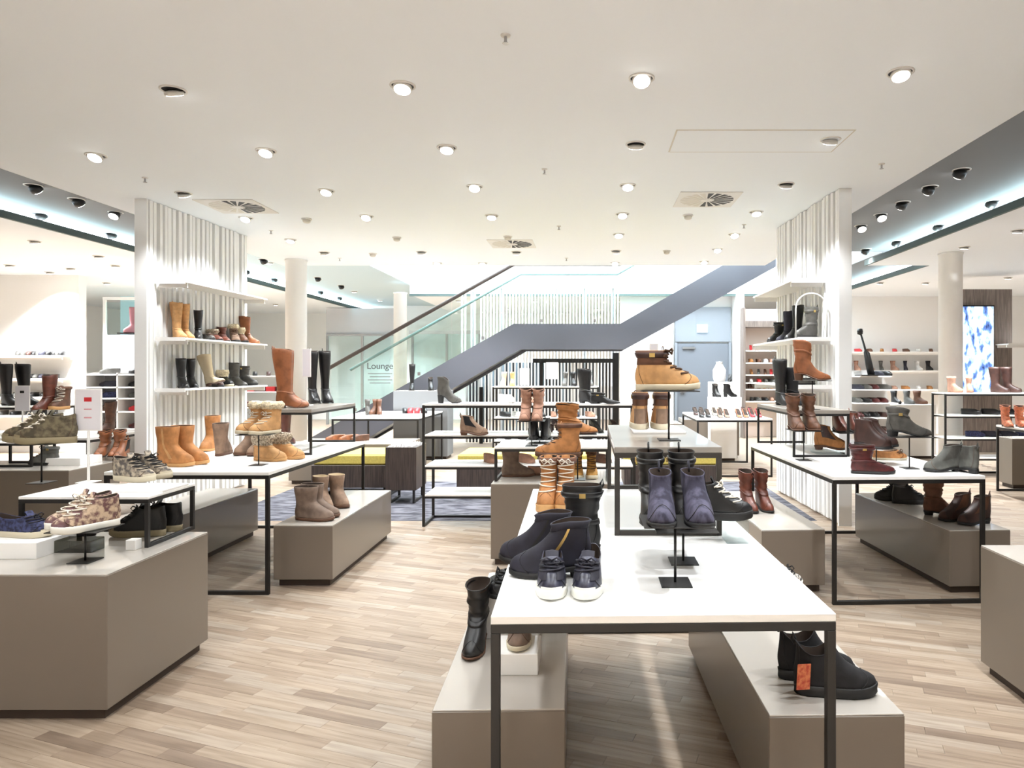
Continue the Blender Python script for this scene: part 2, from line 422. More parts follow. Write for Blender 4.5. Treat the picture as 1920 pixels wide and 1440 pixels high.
# right plinth at the frame edge
plinth((2.50, 3.02), .96, 1.12, .65, 0, 'taupe plinth cut off by the right edge of the picture')
frame_table('table_riser', (2.62, 3.33), .64, .42, .91, 0, 'small white riser on the plinth at the right picture edge', .65, w=.02, tt=.014, loops='x', cat='riser')
# black shelf rack in the middle distance
rack((-.60, 7.105), 2.12, .45, (.32, .61, .915, 1.22), 'black framed rack with four white shelves behind the centre plinth')
rack((6.33, 10.3), 2.3, .4, (.28, .57, .9, 1.225), 'black framed rack with white shelves beside the right column')
# left distance
plinth((-5.9, 6.6), 2.4, .68, .65, 0, 'long taupe plinth behind the big left plinth')
frame_table('display_table', (-6.45, 7.65), 2.5, .9, .85, 0, 'white table behind the long taupe plinth, left of the slatted wall')
frame_table('table_riser', (-6.6, 7.75), 1.4, .45, 1.16, 0, 'white riser with brown boots on the table left of the slatted wall', .85, w=.02, tt=.014, loops='x', cat='riser')
frame_table('table_riser', (-5.43, 6.62), .45, .3, .88, 0, 'small black framed stool on the long taupe plinth', .65, w=.02, tt=.012, loops='y', cat='riser')
frame_table('display_table', (-3.2, 11.2), 1.3, 1.7, .85, 0, 'white table of small shoes below the staircase foot')
plinth((-3.3, 9.85), 1.6, .8, .55, 0, 'taupe plinth behind the tan boot table')
plinth((-2.95, 12.36), .95, .5, 1.2, 0, 'tall grey pedestal with black boots below the staircase', m='mid_grey')
# right distance
frame_table('display_table', (2.12, 10.9), 1.1, 1.6, .85, 0, 'white table of high heels right of the staircase')
plinth((2.15, 12.55), 1.0, .6, .69, 0, 'taupe plinth behind the table of high heels')
plinth((1.42, 12.6), .42, .8, .62, 0, 'small taupe plinth near the grey door')
frame_table('display_table', (5.95, 8.4), 1.4, 1.1, .85, 0, 'white table with orange boots at the right picture edge')
plinth((6.2, 9.25), 1.3, .3, .66, 0, 'upright taupe plinth behind the orange boot table')
plinth((5.3, 12.6), 1.6, .8, .95, 0, 'white counter left of the right column', m='white_paint', top='white_paint', name='shop_counter', cat='counter')
# yellow cushioned benches with dark wood
def sofa(x0, x1, y0, y1, label):
    t = thing('bench_seat', ((x0+x1)/2, (y0+y1)/2, 0), 0, label, 'bench'); dx, dy = x1-x0, y1-y0
    for sx in (-1, 1):
        for sy in (-1, 1): bar('leg', (sx*(dx/2-.06), sy*(dy/2-.06), 0), (sx*(dx/2-.06), sy*(dy/2-.06), .14), .03, 'black_metal', t)
        bar('floor_rail', (sx*(dx/2-.06), -dy/2+.075, .015), (sx*(dx/2-.06), dy/2-.075, .015), .03, 'black_metal', t)
    part_box('seat_box', (0, 0, .14), (dx, dy, .27), 'dark_wood', t, .004)
    part_box('cushion', (0, 0, .41), (dx-.02, dy-.02, .13), 'yellow', t, .02)
    return t
sofa(-3.35, -2.42, 8.35, 9.15, 'dark wood bench with mustard yellow cushion behind the tan boots')
sofa(-1.60, -.02, 8.35, 9.1, 'dark wood bench with mustard yellow cushion behind the shelf rack')
sofa(.42, 1.55, 8.35, 9.1, 'dark wood bench with mustard yellow cushion behind the taupe riser')
t = thing('wood_planter', (-2.19, 8.3, 0), 0, 'tall dark wood box on black legs beside the yellow cushion', 'planter')
for sx in (-1, 1):
    for sy in (-1, 1): bar('leg', (sx*.14, sy*.2, 0), (sx*.14, sy*.2, .16), .026, 'black_metal', t)
    bar('floor_rail', (sx*.14, -.187, .013), (sx*.14, .187, .013), .026, 'black_metal', t)
part_box('box_body', (0, 0, .16), (.36, .5, .5), 'dark_wood', t, .004)
pm = MB()
for i in range(60):
    a = random.uniform(-.16, .16); b = random.uniform(-.23, .23); r = random.uniform(.01, .022)
    pm.add([(a-r, b, .66), (a, b-r, .66), (a+r, b, .67), (a, b+r, .66), (a, b, .66+r*1.6)], [(0,1,4),(1,2,4),(2,3,4),(3,0,4)])
tag(pm.build('pebbles', 'white_shoe', t), kind='stuff')

# ------------------------------------------------------------------ slatted walls with shelves
def slat_wall(x, y0, y1, rz, side, label, nm):
    """white partition with vertical slats on one face; side=+1: slats towards +X"""
    t = thing(nm, (x, y0, 0), rz, label, 'partition'); L = y1-y0; t['kind'] = 'structure'
    part_box('core_panel', (0, L/2, 0), (.08, L, ZC-.001), 'slat', t)
    part_box('end_post', (side*.015, -.014, 0), (.13, .028, ZC-.001), 'slat', t)
    y = .012; i = 0
    while y < L-.04:
        w = random.choice((.05, .06, .044, .056)); d = random.choice((.038, .05, .06))
        part_box('slat', (side*(.04+d/2), y+w/2, .03), (d, w, ZC-.035), 'slat', t, .002)
        y += w+random.choice((.026, .034, .042)); i += 1
    return t
slat_wall(-4.76, 7.36, 9.42, math.radians(-1.2), 1, 'white vertically slatted partition behind the tan boots', 'wall_partition_left')
slat_wall(2.57, 6.95, 9.0, math.radians(2.4), -1, 'white vertically slatted partition behind the right table', 'wall_partition_right')
def wall_shelf(x0, x1, y0, y1, z, label):
    t = thing('wall_shelf', ((x0+x1)/2, (y0+y1)/2, z), 0, label, 'shelf'); dx, dy = x1-x0, y1-y0
    part_box('board', (0, 0, -.02), (dx, dy, .02), 'white_paint', t, .002)
    part_box('lip', (0, -dy/2-.004, -.035), (dx, .008, .04), 'white_paint', t)
    for s in (-1, 1):
        part_box('bracket', (0, s*(dy/2-.06), -.07), (dx-.02, .02, .05), 'white_paint', t)
    return t
wall_shelf(-4.66, -4.34, 7.45, 9.35, 1.905, 'white wall shelf with tall tan boots on left slatted wall')
wall_shelf(-4.66, -4.34, 7.45, 9.35, 1.355, 'white wall shelf with black boots, lower on left slatted wall')
wall_shelf(-4.66, -4.34, 7.45, 9.35, 2.52, 'empty white wall shelf highest on left slatted wall')
wall_shelf(2.10, 2.45, 7.0, 8.9, 1.885, 'white wall shelf with black boots on right slatted wall')
wall_shelf(2.10, 2.45, 7.0, 8.9, 1.40, 'white wall shelf lower on right slatted wall')
wall_shelf(2.10, 2.45, 7.2, 8.9, 2.50, 'empty white wall shelf highest on right slatted wall')

# ------------------------------------------------------------------ staircase
st = thing('staircase', (0, 13.0, 0), 0, 'grey staircase with landing and glass balustrade rising to the right', 'staircase')
SP = [(-5.3, 0), (-5.3, .25), (-1.42, 2.43), (.58, 2.43), (3.5, 4.1), (3.5, 3.5), (.66, 1.95), (-1.30, 1.95), (-4.65, 0)]
MB().prism(SP, 0, .08).build('stringer', 'stringer', st)
MB().prism(SP, 1.32, 1.40).build('stringer', 'stringer', st)
SO = [(-4.65, .05), (-1.33, 2.0), (.63, 2.0), (3.5, 3.55), (3.5, 3.62), (.6, 2.07), (-1.36, 2.07), (-4.65, .13)]
MB().prism(SO, .08, 1.32).build('soffit', 'stringer', st)
for i in range(12):
    x = -5.1+i*.305; z = .17*(i+1)+.02
    part_box('tread', (x, .7, z-.04), (.32, 1.238, .04), 'grey_wood', st)
part_box('landing', (-.42, .7, 2.2), (1.95, 1.238, .06), 'grey_wood', st)
for i in range(9):
    x = .75+i*.305; z = 2.26+.17*(i+1)
    part_box('tread', (x, .7, z-.04), (.32, 1.238, .04), 'grey_wood', st)
def rail_z(x, k):
    if x < -1.42: return 2.43+k+(x+1.42)*.562
    if x < .58: return 2.43+k
    return 2.43+k+(x-.58)*.572
for y, rm, tilt in ((.04, 'rail', 0), (1.36, 'rail_green', 1)):
    pts = [-4.95, -1.42, .58, 3.4]
    MB().tube([(x, y, rail_z(x, 1.12)) for x in pts], .036 if not tilt else .03, 8).build('handrail', rm, st, smooth=True)
    for a, b in ((-4.85, -3.75), (-3.73, -2.6), (-2.58, -1.43), (-1.41, -.42), (-.40, .57), (.59, 1.9), (1.92, 3.3)):
        MB().prism([(a, rail_z(a, .0)), (b, rail_z(b, .0)), (b, rail_z(b, 1.08)), (a, rail_z(a, 1.08))], y-.006, y+.006).build('glass_panel', 'glass', st)
    for x in (-4.4, -3.2, -2.0, -.9, .1):
        part_box('clamp', (x, y-.012, rail_z(x, .03)), (.05, .03, .06), 'steel', st)

# screen of white fins behind the landing
sc = thing('fin_screen', (0, 15.6, 0), 0, 'white vertical fin screen seen through the stair glass', 'screen')
finm = boxm(.028, .09, 2.2)
for i in range(50):
    x = -2.86+i*.0715
    if i < 8 and i % 3 == 2: continue
    o = mk('fin', finm, 'white_paint', sc); o.location = (x, 0, 1.2)
part_box('head_rail', (-1.1, 0, 3.4), (3.6, .09, .03), 'white_paint', sc)
for i in range(6): part_box('post', (-2.62+i*.63, .07, 0), (.045, .05, 3.4), 'grey_wall', sc)
# black framed fin rack below the landing
fr = thing('fin_rack', (0, 14.75, 0), 0, 'black framed screen of grey and blue upright bars under the stair landing', 'screen')
bar('frame_post', (.56, 0, 0), (.56, 0, 1.93), .13, 'black_metal', fr)
bar('frame_post', (-1.02, 0, 0), (-1.02, 0, 1.75), .07, 'black_metal', fr)
bar('frame_post', (-2.3, 0, 0), (-2.3, 0, 1.2), .07, 'black_metal', fr)
bar('frame_rail', (-1.2, 0, 1.76), (.62, 0, 1.76), .09, 'black_metal', fr)
bar('frame_rail', (-2.6, 0, .82), (.62, 0, .82), .07, 'black_metal', fr)
for i in range(46):
    x = -2.62+i*.071
    if x > .5: break
    top = min(1.72, 1.95+(x+1.6)*.56) if x < -1.35 else 1.72
    o = part_box('fin', (x, .08, .02), (.036, .06, round(top/.1)*.1), random.choice(['fin_light', 'fin_blue', 'fin_dark', 'fin_dark', 'black_metal']), fr)

# ------------------------------------------------------------------ shoes
class Geo:
    def __init__(s, L=.285, Ht=.2, th=.05, ah=.115, xa=.47, tb=.0, tf=.5, tw=.042, aw=.034, toe='round', sole=.02, lift=0, slouch=0, wide=1.0, vee=0, n=24):
        s.__dict__.update(locals())
    def xf(s, h):
        if h <= s.th: return s.L*(.985-.15*(h/s.th)**2.5)
        if h <= s.ah: return s.L*(s.xa+(.835-s.xa)*(1-(h-s.th)/(s.ah-s.th))**1.5)
        return s.L*lerp(s.xa, s.tf, ssm(0, 1, (h-s.ah)/max(1e-4, s.Ht-s.ah)))
    def xb(s, h):
        t = h/s.ah
        if t <= 1: return s.L*(.04*ssm(.3, 1, t)+.018*(1-ssm(0, .3, t)))
        return s.L*lerp(.04, s.tb, ssm(0, 1, (h-s.ah)/max(1e-4, s.Ht-s.ah)))
    def wf(s, u):
        K = {'round': [(0, .033), (.3, .034), (.68, .048), (.86, .046), (1, .04)],
             'wide': [(0, .038), (.3, .041), (.68, .053), (.86, .052), (1, .046)],
             'point': [(0, .031), (.3, .031), (.64, .044), (.85, .031), (1, .012)]}[s.toe]
        for (a, p), (b, q) in zip(K, K[1:]):
            if u <= b: return s.wide*lerp(p, q, ssm(a, b, u))
        return s.wide*K[-1][1]
    def hw(s, x, h):
        b = ssm(s.th*.6, s.ah, h)
        sh = lerp(s.aw, s.tw, ssm(s.ah, max(s.Ht, s.ah+.001), h))
        fl = s.wf(x/s.L)*(1-.14*ssm(0, s.th, h)*ssm(.4, .9, x/s.L))
        return lerp(fl, sh, b)
    def zs(s, x): return s.lift*(1-ssm(.22*s.L, .68*s.L, x))+.008*ssm(.8*s.L, s.L, x)
    def pt(s, h, th, off=0):
        c, q = math.cos(th), math.sin(th); a, b = s.xb(h), s.xf(h)
        ec = math.copysign(abs(c)**.82, c); eq = math.copysign(abs(q)**.82, q)
        x = (a+b)/2+(b-a)/2*ec; y = s.hw(x, h)*eq
        o = off
        if s.slouch and h > s.ah*.6:
            o += s.slouch*ssm(s.ah*.6, s.ah*1.2, h)*(math.sin(h*190+1.3*math.sin(th+h*9))*.6+math.sin(h*97+2*th)*.4)
        x += o*ec; y += o*eq
        z = s.sole+h+s.zs(x)
        if s.vee: z += s.vee*ssm(.55*s.Ht, s.Ht, h)*(abs(c)**2-.35)
        return Vector((x-s.L/2, y, z))
    def ring(s, h, off=0): return [s.pt(h, 2*PI*k/s.n, off) for k in range(s.n)]
    def levels(s):
        e = min(s.ah, s.Ht); hs = [s.th*t for t in (0, .25, .5, .7, .85, 1)]+[lerp(s.th, s.ah, t) for t in (.06, .12, .19, .26, .34, .42, .5, .6, .7, .8, .9, 1)]
        hs = [h for h in hs if h < s.Ht-.003]
        if s.Ht > s.ah:
            k = max(2, int((s.Ht-s.ah)/(.012 if s.slouch else .03)))
            hs += [lerp(s.ah, s.Ht, i/k) for i in range(1, k)]
        return hs+[s.Ht]
    def inset(s, ring, d, dz=0):
        c = sum(ring, Vector())/len(ring); out = []
        for p in ring:
            v = p-c; v.z = 0; l = max(v.length, 1e-5); out.append(Vector((p.x-v.x/l*d, p.y-v.y/l*d, p.z+dz)))
        return out
    def upper(s):
        r = [s.ring(h) for h in s.levels()]; top = r[-1]
        return MB().loft(r+[s.inset(top, .002, .0015), s.inset(top, .004, 0)], True, False).mesh('upper', True)
    def lining(s):
        top = s.ring(s.Ht); d = min(.07, s.Ht*.55); low = s.ring(s.Ht-d)
        dn = [Vector((p.x*.98, p.y, p.z)) for p in low]
        return MB().loft([s.inset(top, .0035, 0), s.inset(s.ring(s.Ht-d*.35), .007, 0), s.inset(s.ring(s.Ht-d*.7), .009, 0), s.inset(low, .012, 0)], False, True).mesh('lining', True)
    def solem(s):
        def o(k, z0):
            r = []
            for i in range(s.n):
                p = s.pt(0, 2*PI*i/s.n, k); x = p.x+s.L/2; r.append(Vector((p.x, p.y, z0+s.zs(x))))
            return r
        t = s.sole
        if s.lift: return MB().loft([o(.0, 0), o(.003, .002), o(.003, t+.001)]).mesh('sole', True)
        return MB().loft([o(.0, 0), o(.004, t*.2), o(.003, t*.6), o(.005, t+.002), o(.001, t+.004)]).mesh('sole', True)
    def heel(s):
        rs = []
        for z, k in ((0, .82), (s.lift*.5, .88), (s.lift+.003, 1.0)):
            rs.append([Vector((-s.L/2+.004+s.L*.13*(1+math.cos(2*PI*i/16)*1.0*k), .031*k*math.sin(2*PI*i/16), z)) for i in range(16)])
        return MB().loft(rs).mesh('heel', False)
    def stiletto(s):
        rs = [[Vector((-s.L/2+.022+r*math.cos(2*PI*i/8)+.012*(1-t), r*math.sin(2*PI*i/8), t*s.lift)) for i in range(8)] for t, r in ((0, .006), (.5, .007), (.85, .013), (1.02, .024))]
        return MB().loft(rs).mesh('heel', True)
    def patch(s, h0, h1, a0, a1, off=.0016, nh=6, na=6, name='patch', both=False):
        out = []
        for sg in ((1, -1) if both else (1,)):
            rs = [[s.pt(lerp(h0, h1, i/nh), sg*lerp(a0, a1, k/na), off) for k in range(na+1)] for i in range(nh+1)]
            out.append(MB().loft(rs, False, False, closed=False).mesh(name, True))
        return out if both else out[0]
    def band(s, h0, h1, off=.003, name='strap'):
        return MB().loft([s.ring(h0, 0), s.ring(h0+.001, off), s.ring((h0+h1)/2, off*1.2), s.ring(h1-.001, off), s.ring(h1, 0)], False, False).mesh(name, True)
    def laces(s, h0, h1, n, w=.02, r=.0034):
        mb = MB()
        for i in range(n):
            h = lerp(h0, h1, i/max(1, n-1)); x = s.xf(h)-s.L/2; ww = min(w, s.hw(s.xf(h)-.012, h)*.72)
            pr = [s.pt(h, a, .005+r*.6) for a in (.85, .4, 0, -.4, -.85)]
            z = s.sole+h+s.zs(s.xf(h))
            dz = .005*(1 if i % 2 else -1)
            mb.tube([Vector((p.x, p.y, p.z+dz*(k-2)/2)) for k, p in enumerate(pr)], r, 5)
        h = h1; p = s.pt(h, 0, .006)
        for sg in (1, -1):
            mb.tube([p, p+Vector((.012, sg*.016, .012)), p+Vector((.014, sg*.03, .002)), p+Vector((.012, sg*.018, -.012)), p], r*.9, 5)
        return mb.mesh('laces', True)
    def tongue(s, ext=.02):
        rs = []
        for t in (0, .5, 1):
            h = lerp(s.Ht*.75, s.Ht, t); e = ext*max(0, t-.4)/.6
            x = s.xf(h)-s.L/2-.007-.010*t
            z = s.sole+h+e; rs.append([Vector((x-.003*abs(k)/2, .0105*k, z-.002*abs(k))) for k in (-2, -1, 0, 1, 2)])
        rs2 = [[p+Vector((-.006, 0, .001)) for p in r] for r in reversed(rs)]
        return MB().loft(rs+rs2, False, False, closed=False).mesh('tongue', True)
    def fur(s, h0, h1, thick=.012):
        rs = []; N = 44; k = 9
        for i in range(k+1):
            t = i/k; h = min(lerp(h0, h1, t), s.Ht); z = lerp(h0, h1, t)-h
            rs.append([s.pt(h, 2*PI*j/N, thick*math.sin(PI*min(1, t*.9+.1))+random.uniform(-.004, .005))+Vector((0, 0, z+random.uniform(-.004, .004))) for j in range(N)])
        top = rs[-1]; rs.append(s.inset(top, .018, -.006))
        return MB().loft(rs, False, False).mesh('fur_cuff', True)
    def seams(s, fr=1.15):
        mb = MB(); N = 14
        mb.tube([s.pt(s.th*1.12*(1-abs(t)**1.6)+.001, t*fr, .0012) for t in [k/N*2-1 for k in range(N+1)]], .0012, 4)
        top = min(s.Ht, s.ah*1.1)
        for sg in (1, -1):
            mb.tube([s.pt(lerp(.002, top*.98, t), sg*(PI-.75+.35*t), .0012) for t in [k/8 for k in range(9)]], .0011, 4)
        return mb.mesh('seams', True)
    def tab(s):
        p = s.pt(s.Ht, PI, 0)
        return MB().tube([p+Vector((.004, 0, -.02)), p+Vector((-.006, 0, 0)), p+Vector((-.003, 0, .022)), p+Vector((.006, 0, .004)), p+Vector((.006, 0, -.012))], .0045, 5).mesh('pull_tab', True)
    def buckle(s, h):
        return [MB().box(c_.x-.012, c_.x+.012, c_.y-.003, c_.y+.003, c_.z-.009, c_.z+.009).mesh('buckle') for c_ in (s.pt(h, -PI/2, .006), s.pt(h, PI/2, .006))]

def sty(g, **parts): return (g, parts)
PI2 = PI/2
def make_styles():
    S = {}
    def base(g, heel=False):
        d = {'upper': g.upper(), 'lining': g.lining(), 'sole': g.solem()}
        d['seams'] = g.seams()
        if heel: d['heel'] = g.heel()
        return d
    g = Geo(Ht=.215, toe='wide', th=.055, tb=-.01, tf=.56, tw=.058, aw=.047, sole=.016, xa=.52); d = base(g)
    d['heel_patch'] = g.patch(.0, .07, PI-.7, PI+.7); d['side_seam'] = g.patch(.03, .21, PI2-.06, PI2+.06, both=True); d.pop('seams'); S['ugg'] = d
    g = Geo(Ht=.27, toe='wide', th=.055, tb=-.02, tf=.55, tw=.056, aw=.046, sole=.016, xa=.51); d = base(g)
    d['heel_patch'] = g.patch(.0, .07, PI-.7, PI+.7); d['side_seam'] = g.patch(.03, .26, PI2-.06, PI2+.06, both=True); d.pop('seams'); S['ugg_tall'] = d
    g = Geo(Ht=.20, tb=-.005, tf=.5, tw=.046, aw=.04, toe='wide', sole=.028); d = base(g)
    d['laces'] = g.laces(.06, .185, 8); d['tongue'] = g.tongue(.012); d['collar'] = g.band(.172, .2, .007); d['toe_seam'] = g.patch(.006, .04, -.9, .9, .002); S['lace'] = d
    g = Geo(Ht=.15, tb=.0, tf=.5, tw=.043, aw=.039, toe='wide', sole=.024); d = base(g)
    d['laces'] = g.laces(.056, .148, 8, .024, .0046); d['tongue'] = g.tongue(.02); d['collar'] = g.band(.088, .15, .0022); d['strap'] = g.band(.118, .142, .006); d['buckle'] = g.buckle(.13); d['heel_patch'] = g.patch(0, .075, PI-.9, PI+.9); S['hiker'] = d
    g = Geo(Ht=.44, tb=-.11, tf=.50, tw=.054, aw=.034, sole=.006, lift=.022, th=.048); d = base(g, True)
    d['side_seam'] = g.patch(.02, .43, PI2-.05, PI2+.05, both=True); d['strap'] = g.band(.095, .107, .003); d['pull_tab'] = g.tab(); S['tall'] = d
    g = Geo(Ht=.32, tb=-.06, tf=.49, tw=.05, aw=.036, sole=.006, lift=.024); d = base(g, True)
    d['side_seam'] = g.patch(.02, .31, PI2-.05, PI2+.05, both=True); d['strap'] = g.band(.1, .115, .003); S['midcalf'] = d
    g = Geo(Ht=.235, tb=-.03, tf=.52, tw=.05, aw=.04, sole=.01, lift=.022, slouch=.0075); d = base(g, True); d['strap'] = g.band(.085, .1, .004); S['slouch'] = d
    g = Geo(Ht=.235, tb=-.02, tf=.53, tw=.05, aw=.042, sole=.022, slouch=.004); d = base(g)
    d['strap'] = g.band(.19, .212, .005); d['ankle_strap'] = g.band(.085, .105, .005); d['buckle'] = g.buckle(.2); d['pull_tab'] = g.tab(); S['biker'] = d
    g = Geo(Ht=.25, L=.30, tb=-.02, tf=.48, tw=.05, aw=.036, toe='point', sole=.006, lift=.045, th=.045, slouch=.003); d = base(g, True); d['strap'] = g.band(.16, .18, .003); S['western'] = d
    g = Geo(Ht=.155, L=.31, tb=.0, tf=.5, tw=.044, aw=.037, toe='point', sole=.006, lift=.03, th=.045, slouch=.003); d = base(g, True); d['strap'] = g.band(.1, .115, .004); d['buckle'] = g.buckle(.108); S['western_low'] = d
    g = Geo(Ht=.125, tb=.02, tf=.47, tw=.039, aw=.037, sole=.012, lift=.018); d = base(g, True)
    d['elastic_gusset'] = g.patch(.05, .123, PI2-.42, PI2+.42, both=True); d['pull_tab'] = g.tab(); S['chelsea'] = d
    g = Geo(Ht=.125, tb=.01, tf=.49, tw=.04, aw=.038, sole=.014, lift=.02, toe='round'); d = base(g, True)
    d['zip'] = g.patch(.012, .122, PI2-.035, PI2+.035, both=True); d['cuff'] = g.band(.105, .125, .003); S['zipboot'] = d
    g = Geo(Ht=.072, th=.047, ah=.11, sole=.026, toe='round', tw=.036, aw=.034, vee=.022); d = base(g)
    d['laces'] = g.laces(.052, .066, 4, .02); d['tongue'] = g.tongue(.03); d['heel_patch'] = g.patch(.0, .05, PI-.8, PI+.8); d['toe_guard'] = g.patch(.0, .011, -.7, .7, .002); d['eyestay'] = g.patch(.03, .068, .32, 1.0, .0022, both=True); S['sneaker'] = d
    g = Geo(Ht=.115, th=.048, ah=.12, sole=.03, toe='round', tw=.04, aw=.037, tf=.48, vee=.012); d = base(g)
    d['laces'] = g.laces(.052, .108, 7, .022); d['tongue'] = g.tongue(.03); d['heel_patch'] = g.patch(.0, .06, PI-.9, PI+.9); d['toe_guard'] = g.patch(.0, .016, -.85, .85, .002); d['eyestay'] = g.patch(.04, .112, .34, .95, .0022, both=True); S['hightop'] = d
    g = Geo(Ht=.125, th=.046, ah=.12, sole=.032, toe='wide', tw=.04, aw=.038, tf=.48, vee=.045); d = base(g)
    d['elastic_gusset'] = g.patch(.045, .124, PI2-.4, PI2+.4, both=True); d['pull_tab'] = g.tab(); S['slipon'] = d
    g = Geo(Ht=.165, toe='wide', th=.053, tb=-.01, tf=.55, tw=.05, aw=.043, sole=.02); d = base(g); d['fur_cuff'] = g.fur(.1, .185, .013); d['ankle_seam'] = g.band(.085, .095, .003); S['fur'] = d
    g = Geo(Ht=.2, toe='wide', th=.053, tb=-.01, tf=.53, tw=.05, aw=.043, sole=.022); d = base(g); d['fur_cuff'] = g.fur(.16, .215, .012); d['laces'] = g.laces(.06, .13, 5); S['fur_tall'] = d
    g = Geo(Ht=.06, th=.045, ah=.12, sole=.014, toe='round', tw=.034, aw=.033, vee=.012); d = base(g); d['laces'] = g.laces(.047, .056, 3, .016); S['oxford'] = d
    g = Geo(L=.24, Ht=.035, th=.03, ah=.1, sole=.004, lift=.085, toe='point', tw=.03, aw=.03, wide=.82); d = {'upper': g.upper(), 'lining': g.lining(), 'sole': g.solem(), 'heel': g.stiletto()}; S['pump'] = d
    g = Geo(L=.26, Ht=.15, tb=.0, tf=.47, tw=.042, aw=.034, toe='point', sole=.005, lift=.06, th=.042); d = base(g, True); S['heelboot'] = d
    # light one-piece versions for the far shelves
    for k, g in (('far_low', Geo(Ht=.065, th=.045, ah=.12, sole=.02, tw=.035, n=12)), ('far_boot', Geo(Ht=.22, tb=-.02, tw=.045, sole=.02, n=12)), ('far_tall', Geo(Ht=.36, tb=-.08, tw=.05, sole=.02, n=12)),
                 ('far_heel', Geo(L=.23, Ht=.045, th=.03, ah=.1, sole=.004, lift=.08, toe='point', tw=.03, wide=.85, n=12))):
        r = [[p for p in g.ring(h)] for h in g.levels()]; b = [Vector((p.x, p.y, g.zs(p.x+g.L/2))) for p in r[0]]
        mb = MB().loft([b]+r+[g.inset(r[-1], .006, -.012)])
        if k == 'far_heel': mb.add([(-.11, -.006, 0), (-.098, -.006, 0), (-.098, .006, 0), (-.11, .006, 0), (-.112, -.018, .085), (-.08, -.018, .085), (-.08, .018, .085), (-.112, .018, .085)], [(0,1,5,4),(1,2,6,5),(2,3,7,6),(3,0,4,7)])
        S[k] = {'upper': mb.mesh('shoe', True)}
    return S
STY = make_styles()
PARTCOL = {'lining': 'lining', 'sole': 'sole', 'heel': 'sole'}
mat('lining', (60, 48, 40), .9)
mat('lining_pale', (206, 190, 160), .95)
SHOE_L = {'western': .30, 'western_low': .31, 'pump': .24, 'heelboot': .26}
NAMES = {'ugg': 'ankle_boot', 'ugg_tall': 'boot', 'lace': 'lace_up_boot', 'hiker': 'hiking_boot', 'tall': 'tall_boot', 'midcalf': 'boot', 'slouch': 'slouch_boot', 'biker': 'biker_boot',
         'western': 'western_boot', 'western_low': 'western_boot', 'chelsea': 'chelsea_boot', 'zipboot': 'ankle_boot', 'sneaker': 'sneaker', 'hightop': 'sneaker', 'slipon': 'slip_on_shoe', 'fur': 'fur_boot',
         'fur_tall': 'fur_boot', 'oxford': 'lace_up_shoe', 'pump': 'high_heel_shoe', 'heelboot': 'heeled_boot'}
def shoe(style, loc, yaw, up, sole, label, scale=1, group=None, zs=1, **kw):
    nm = NAMES[style]; cat = 'boot' if 'boot' in nm else ('sneaker' if nm == 'sneaker' else 'shoe')
    t = thing(nm, loc, math.radians(yaw), label, cat, group); t.scale = (scale, scale, scale*zs)
    defaults = {'upper': up, 'lining': 'lining', 'sole': sole, 'heel': sole, 'laces': kw.get('laces', 'lace_brown'), 'fur_cuff': kw.get('fur', 'cream_fur'), 'buckle': 'gold',
                'zip': 'gold', 'seams': kw.get('seam', 'sole_black' if up in ('black', 'black_suede', 'navy', 'navy_suede', 'navy_sheen', 'grey_leather', 'choc', 'blue_sneaker', 'dark_red') else 'lace_brown'), 'elastic_gusset': kw.get('gusset', 'black_suede'), 'toe_guard': kw.get('guard', sole)}
    for pn, me in STY[style].items():
        for m_ in (me if isinstance(me, list) else [me]):
            o = mk(pn, m_, kw.get(pn) or defaults.get(pn) or kw.get('trim', up), t)
            if pn == 'seams': o['kind'] = 'stuff'
    return t
def place(px, py, z, yaw, L, anchor):
    p = at(px, py, z); d = Vector((math.cos(math.radians(yaw)), math.sin(math.radians(yaw)), 0))
    return p-d*L/2 if anchor == 'toe' else (p+d*L/2 if anchor == 'heel' else p)
def one(style, px, py, z, yaw, up, sole, label, anchor='c', scale=1, dz=0, **kw):
    p = place(px, py, z, yaw, SHOE_L.get(style, .285)*scale, anchor); p.z += dz
    return shoe(style, p, yaw, up, sole, label, scale, **kw)
def pair(style, px, py, z, yaw, gap, up, sole, label, anchor='c', scale=1, splay=0, dx=0, **kw):
    """two shoes side by side; gap = centre distance, dx = second one shifted along its length"""
    p = place(px, py, z, yaw, SHOE_L.get(style, .285)*scale, anchor); a = math.radians(yaw)
    n = Vector((-math.sin(a), math.cos(a), 0)); f = Vector((math.cos(a), math.sin(a), 0))
    for sg in (-1, 1):
        q = p+n*gap/2*sg+f*dx*sg/2
        if abs(math.cos(a)) < .72: w = ', left one of pair' if (q-p).x < 0 else ', right one of pair'
        else: w = ', nearer of the pair' if (q-p).y < 0 else ', farther of the pair'
        shoe(style, q, yaw+splay*sg, up, sole, label+w, scale, group=label, **kw)
def on_stand(px, py, z, zp, yaw, style, up, sole, label, slabel, n=2, gap=.105, scale=1, off=(0, 0), plate=None, splay=0, dx=0, **kw):
    p = at(px, py, z); a = math.radians(yaw); side = abs(math.cos(a)) > .72; L = SHOE_L.get(style, .285)*scale
    if plate is None: plate = (L*.86, .2) if side else (.22, L*.86)
    stand(p, zp, slabel, plate)
    nv = Vector((-math.sin(a), math.cos(a), 0)); q0 = Vector((p.x+off[0], p.y+off[1], zp))
    if n == 1: return shoe(style, q0, yaw, up, sole, label, scale, **kw)
    for sg in (-1, 1):
        q = q0+nv*gap/2*sg-Vector((math.cos(a), math.sin(a), 0))*dx/2*sg
        if not side: w = ', left one of pair' if nv.x*sg < 0 else ', right one of pair'
        else: w = ', nearer of the pair' if nv.y*sg < 0 else ', farther of the pair'
        shoe(style, q, yaw+splay*sg, up, sole, label+w, scale, group=label, **kw)
TZ, BZ, PZ = .85, .44, .65
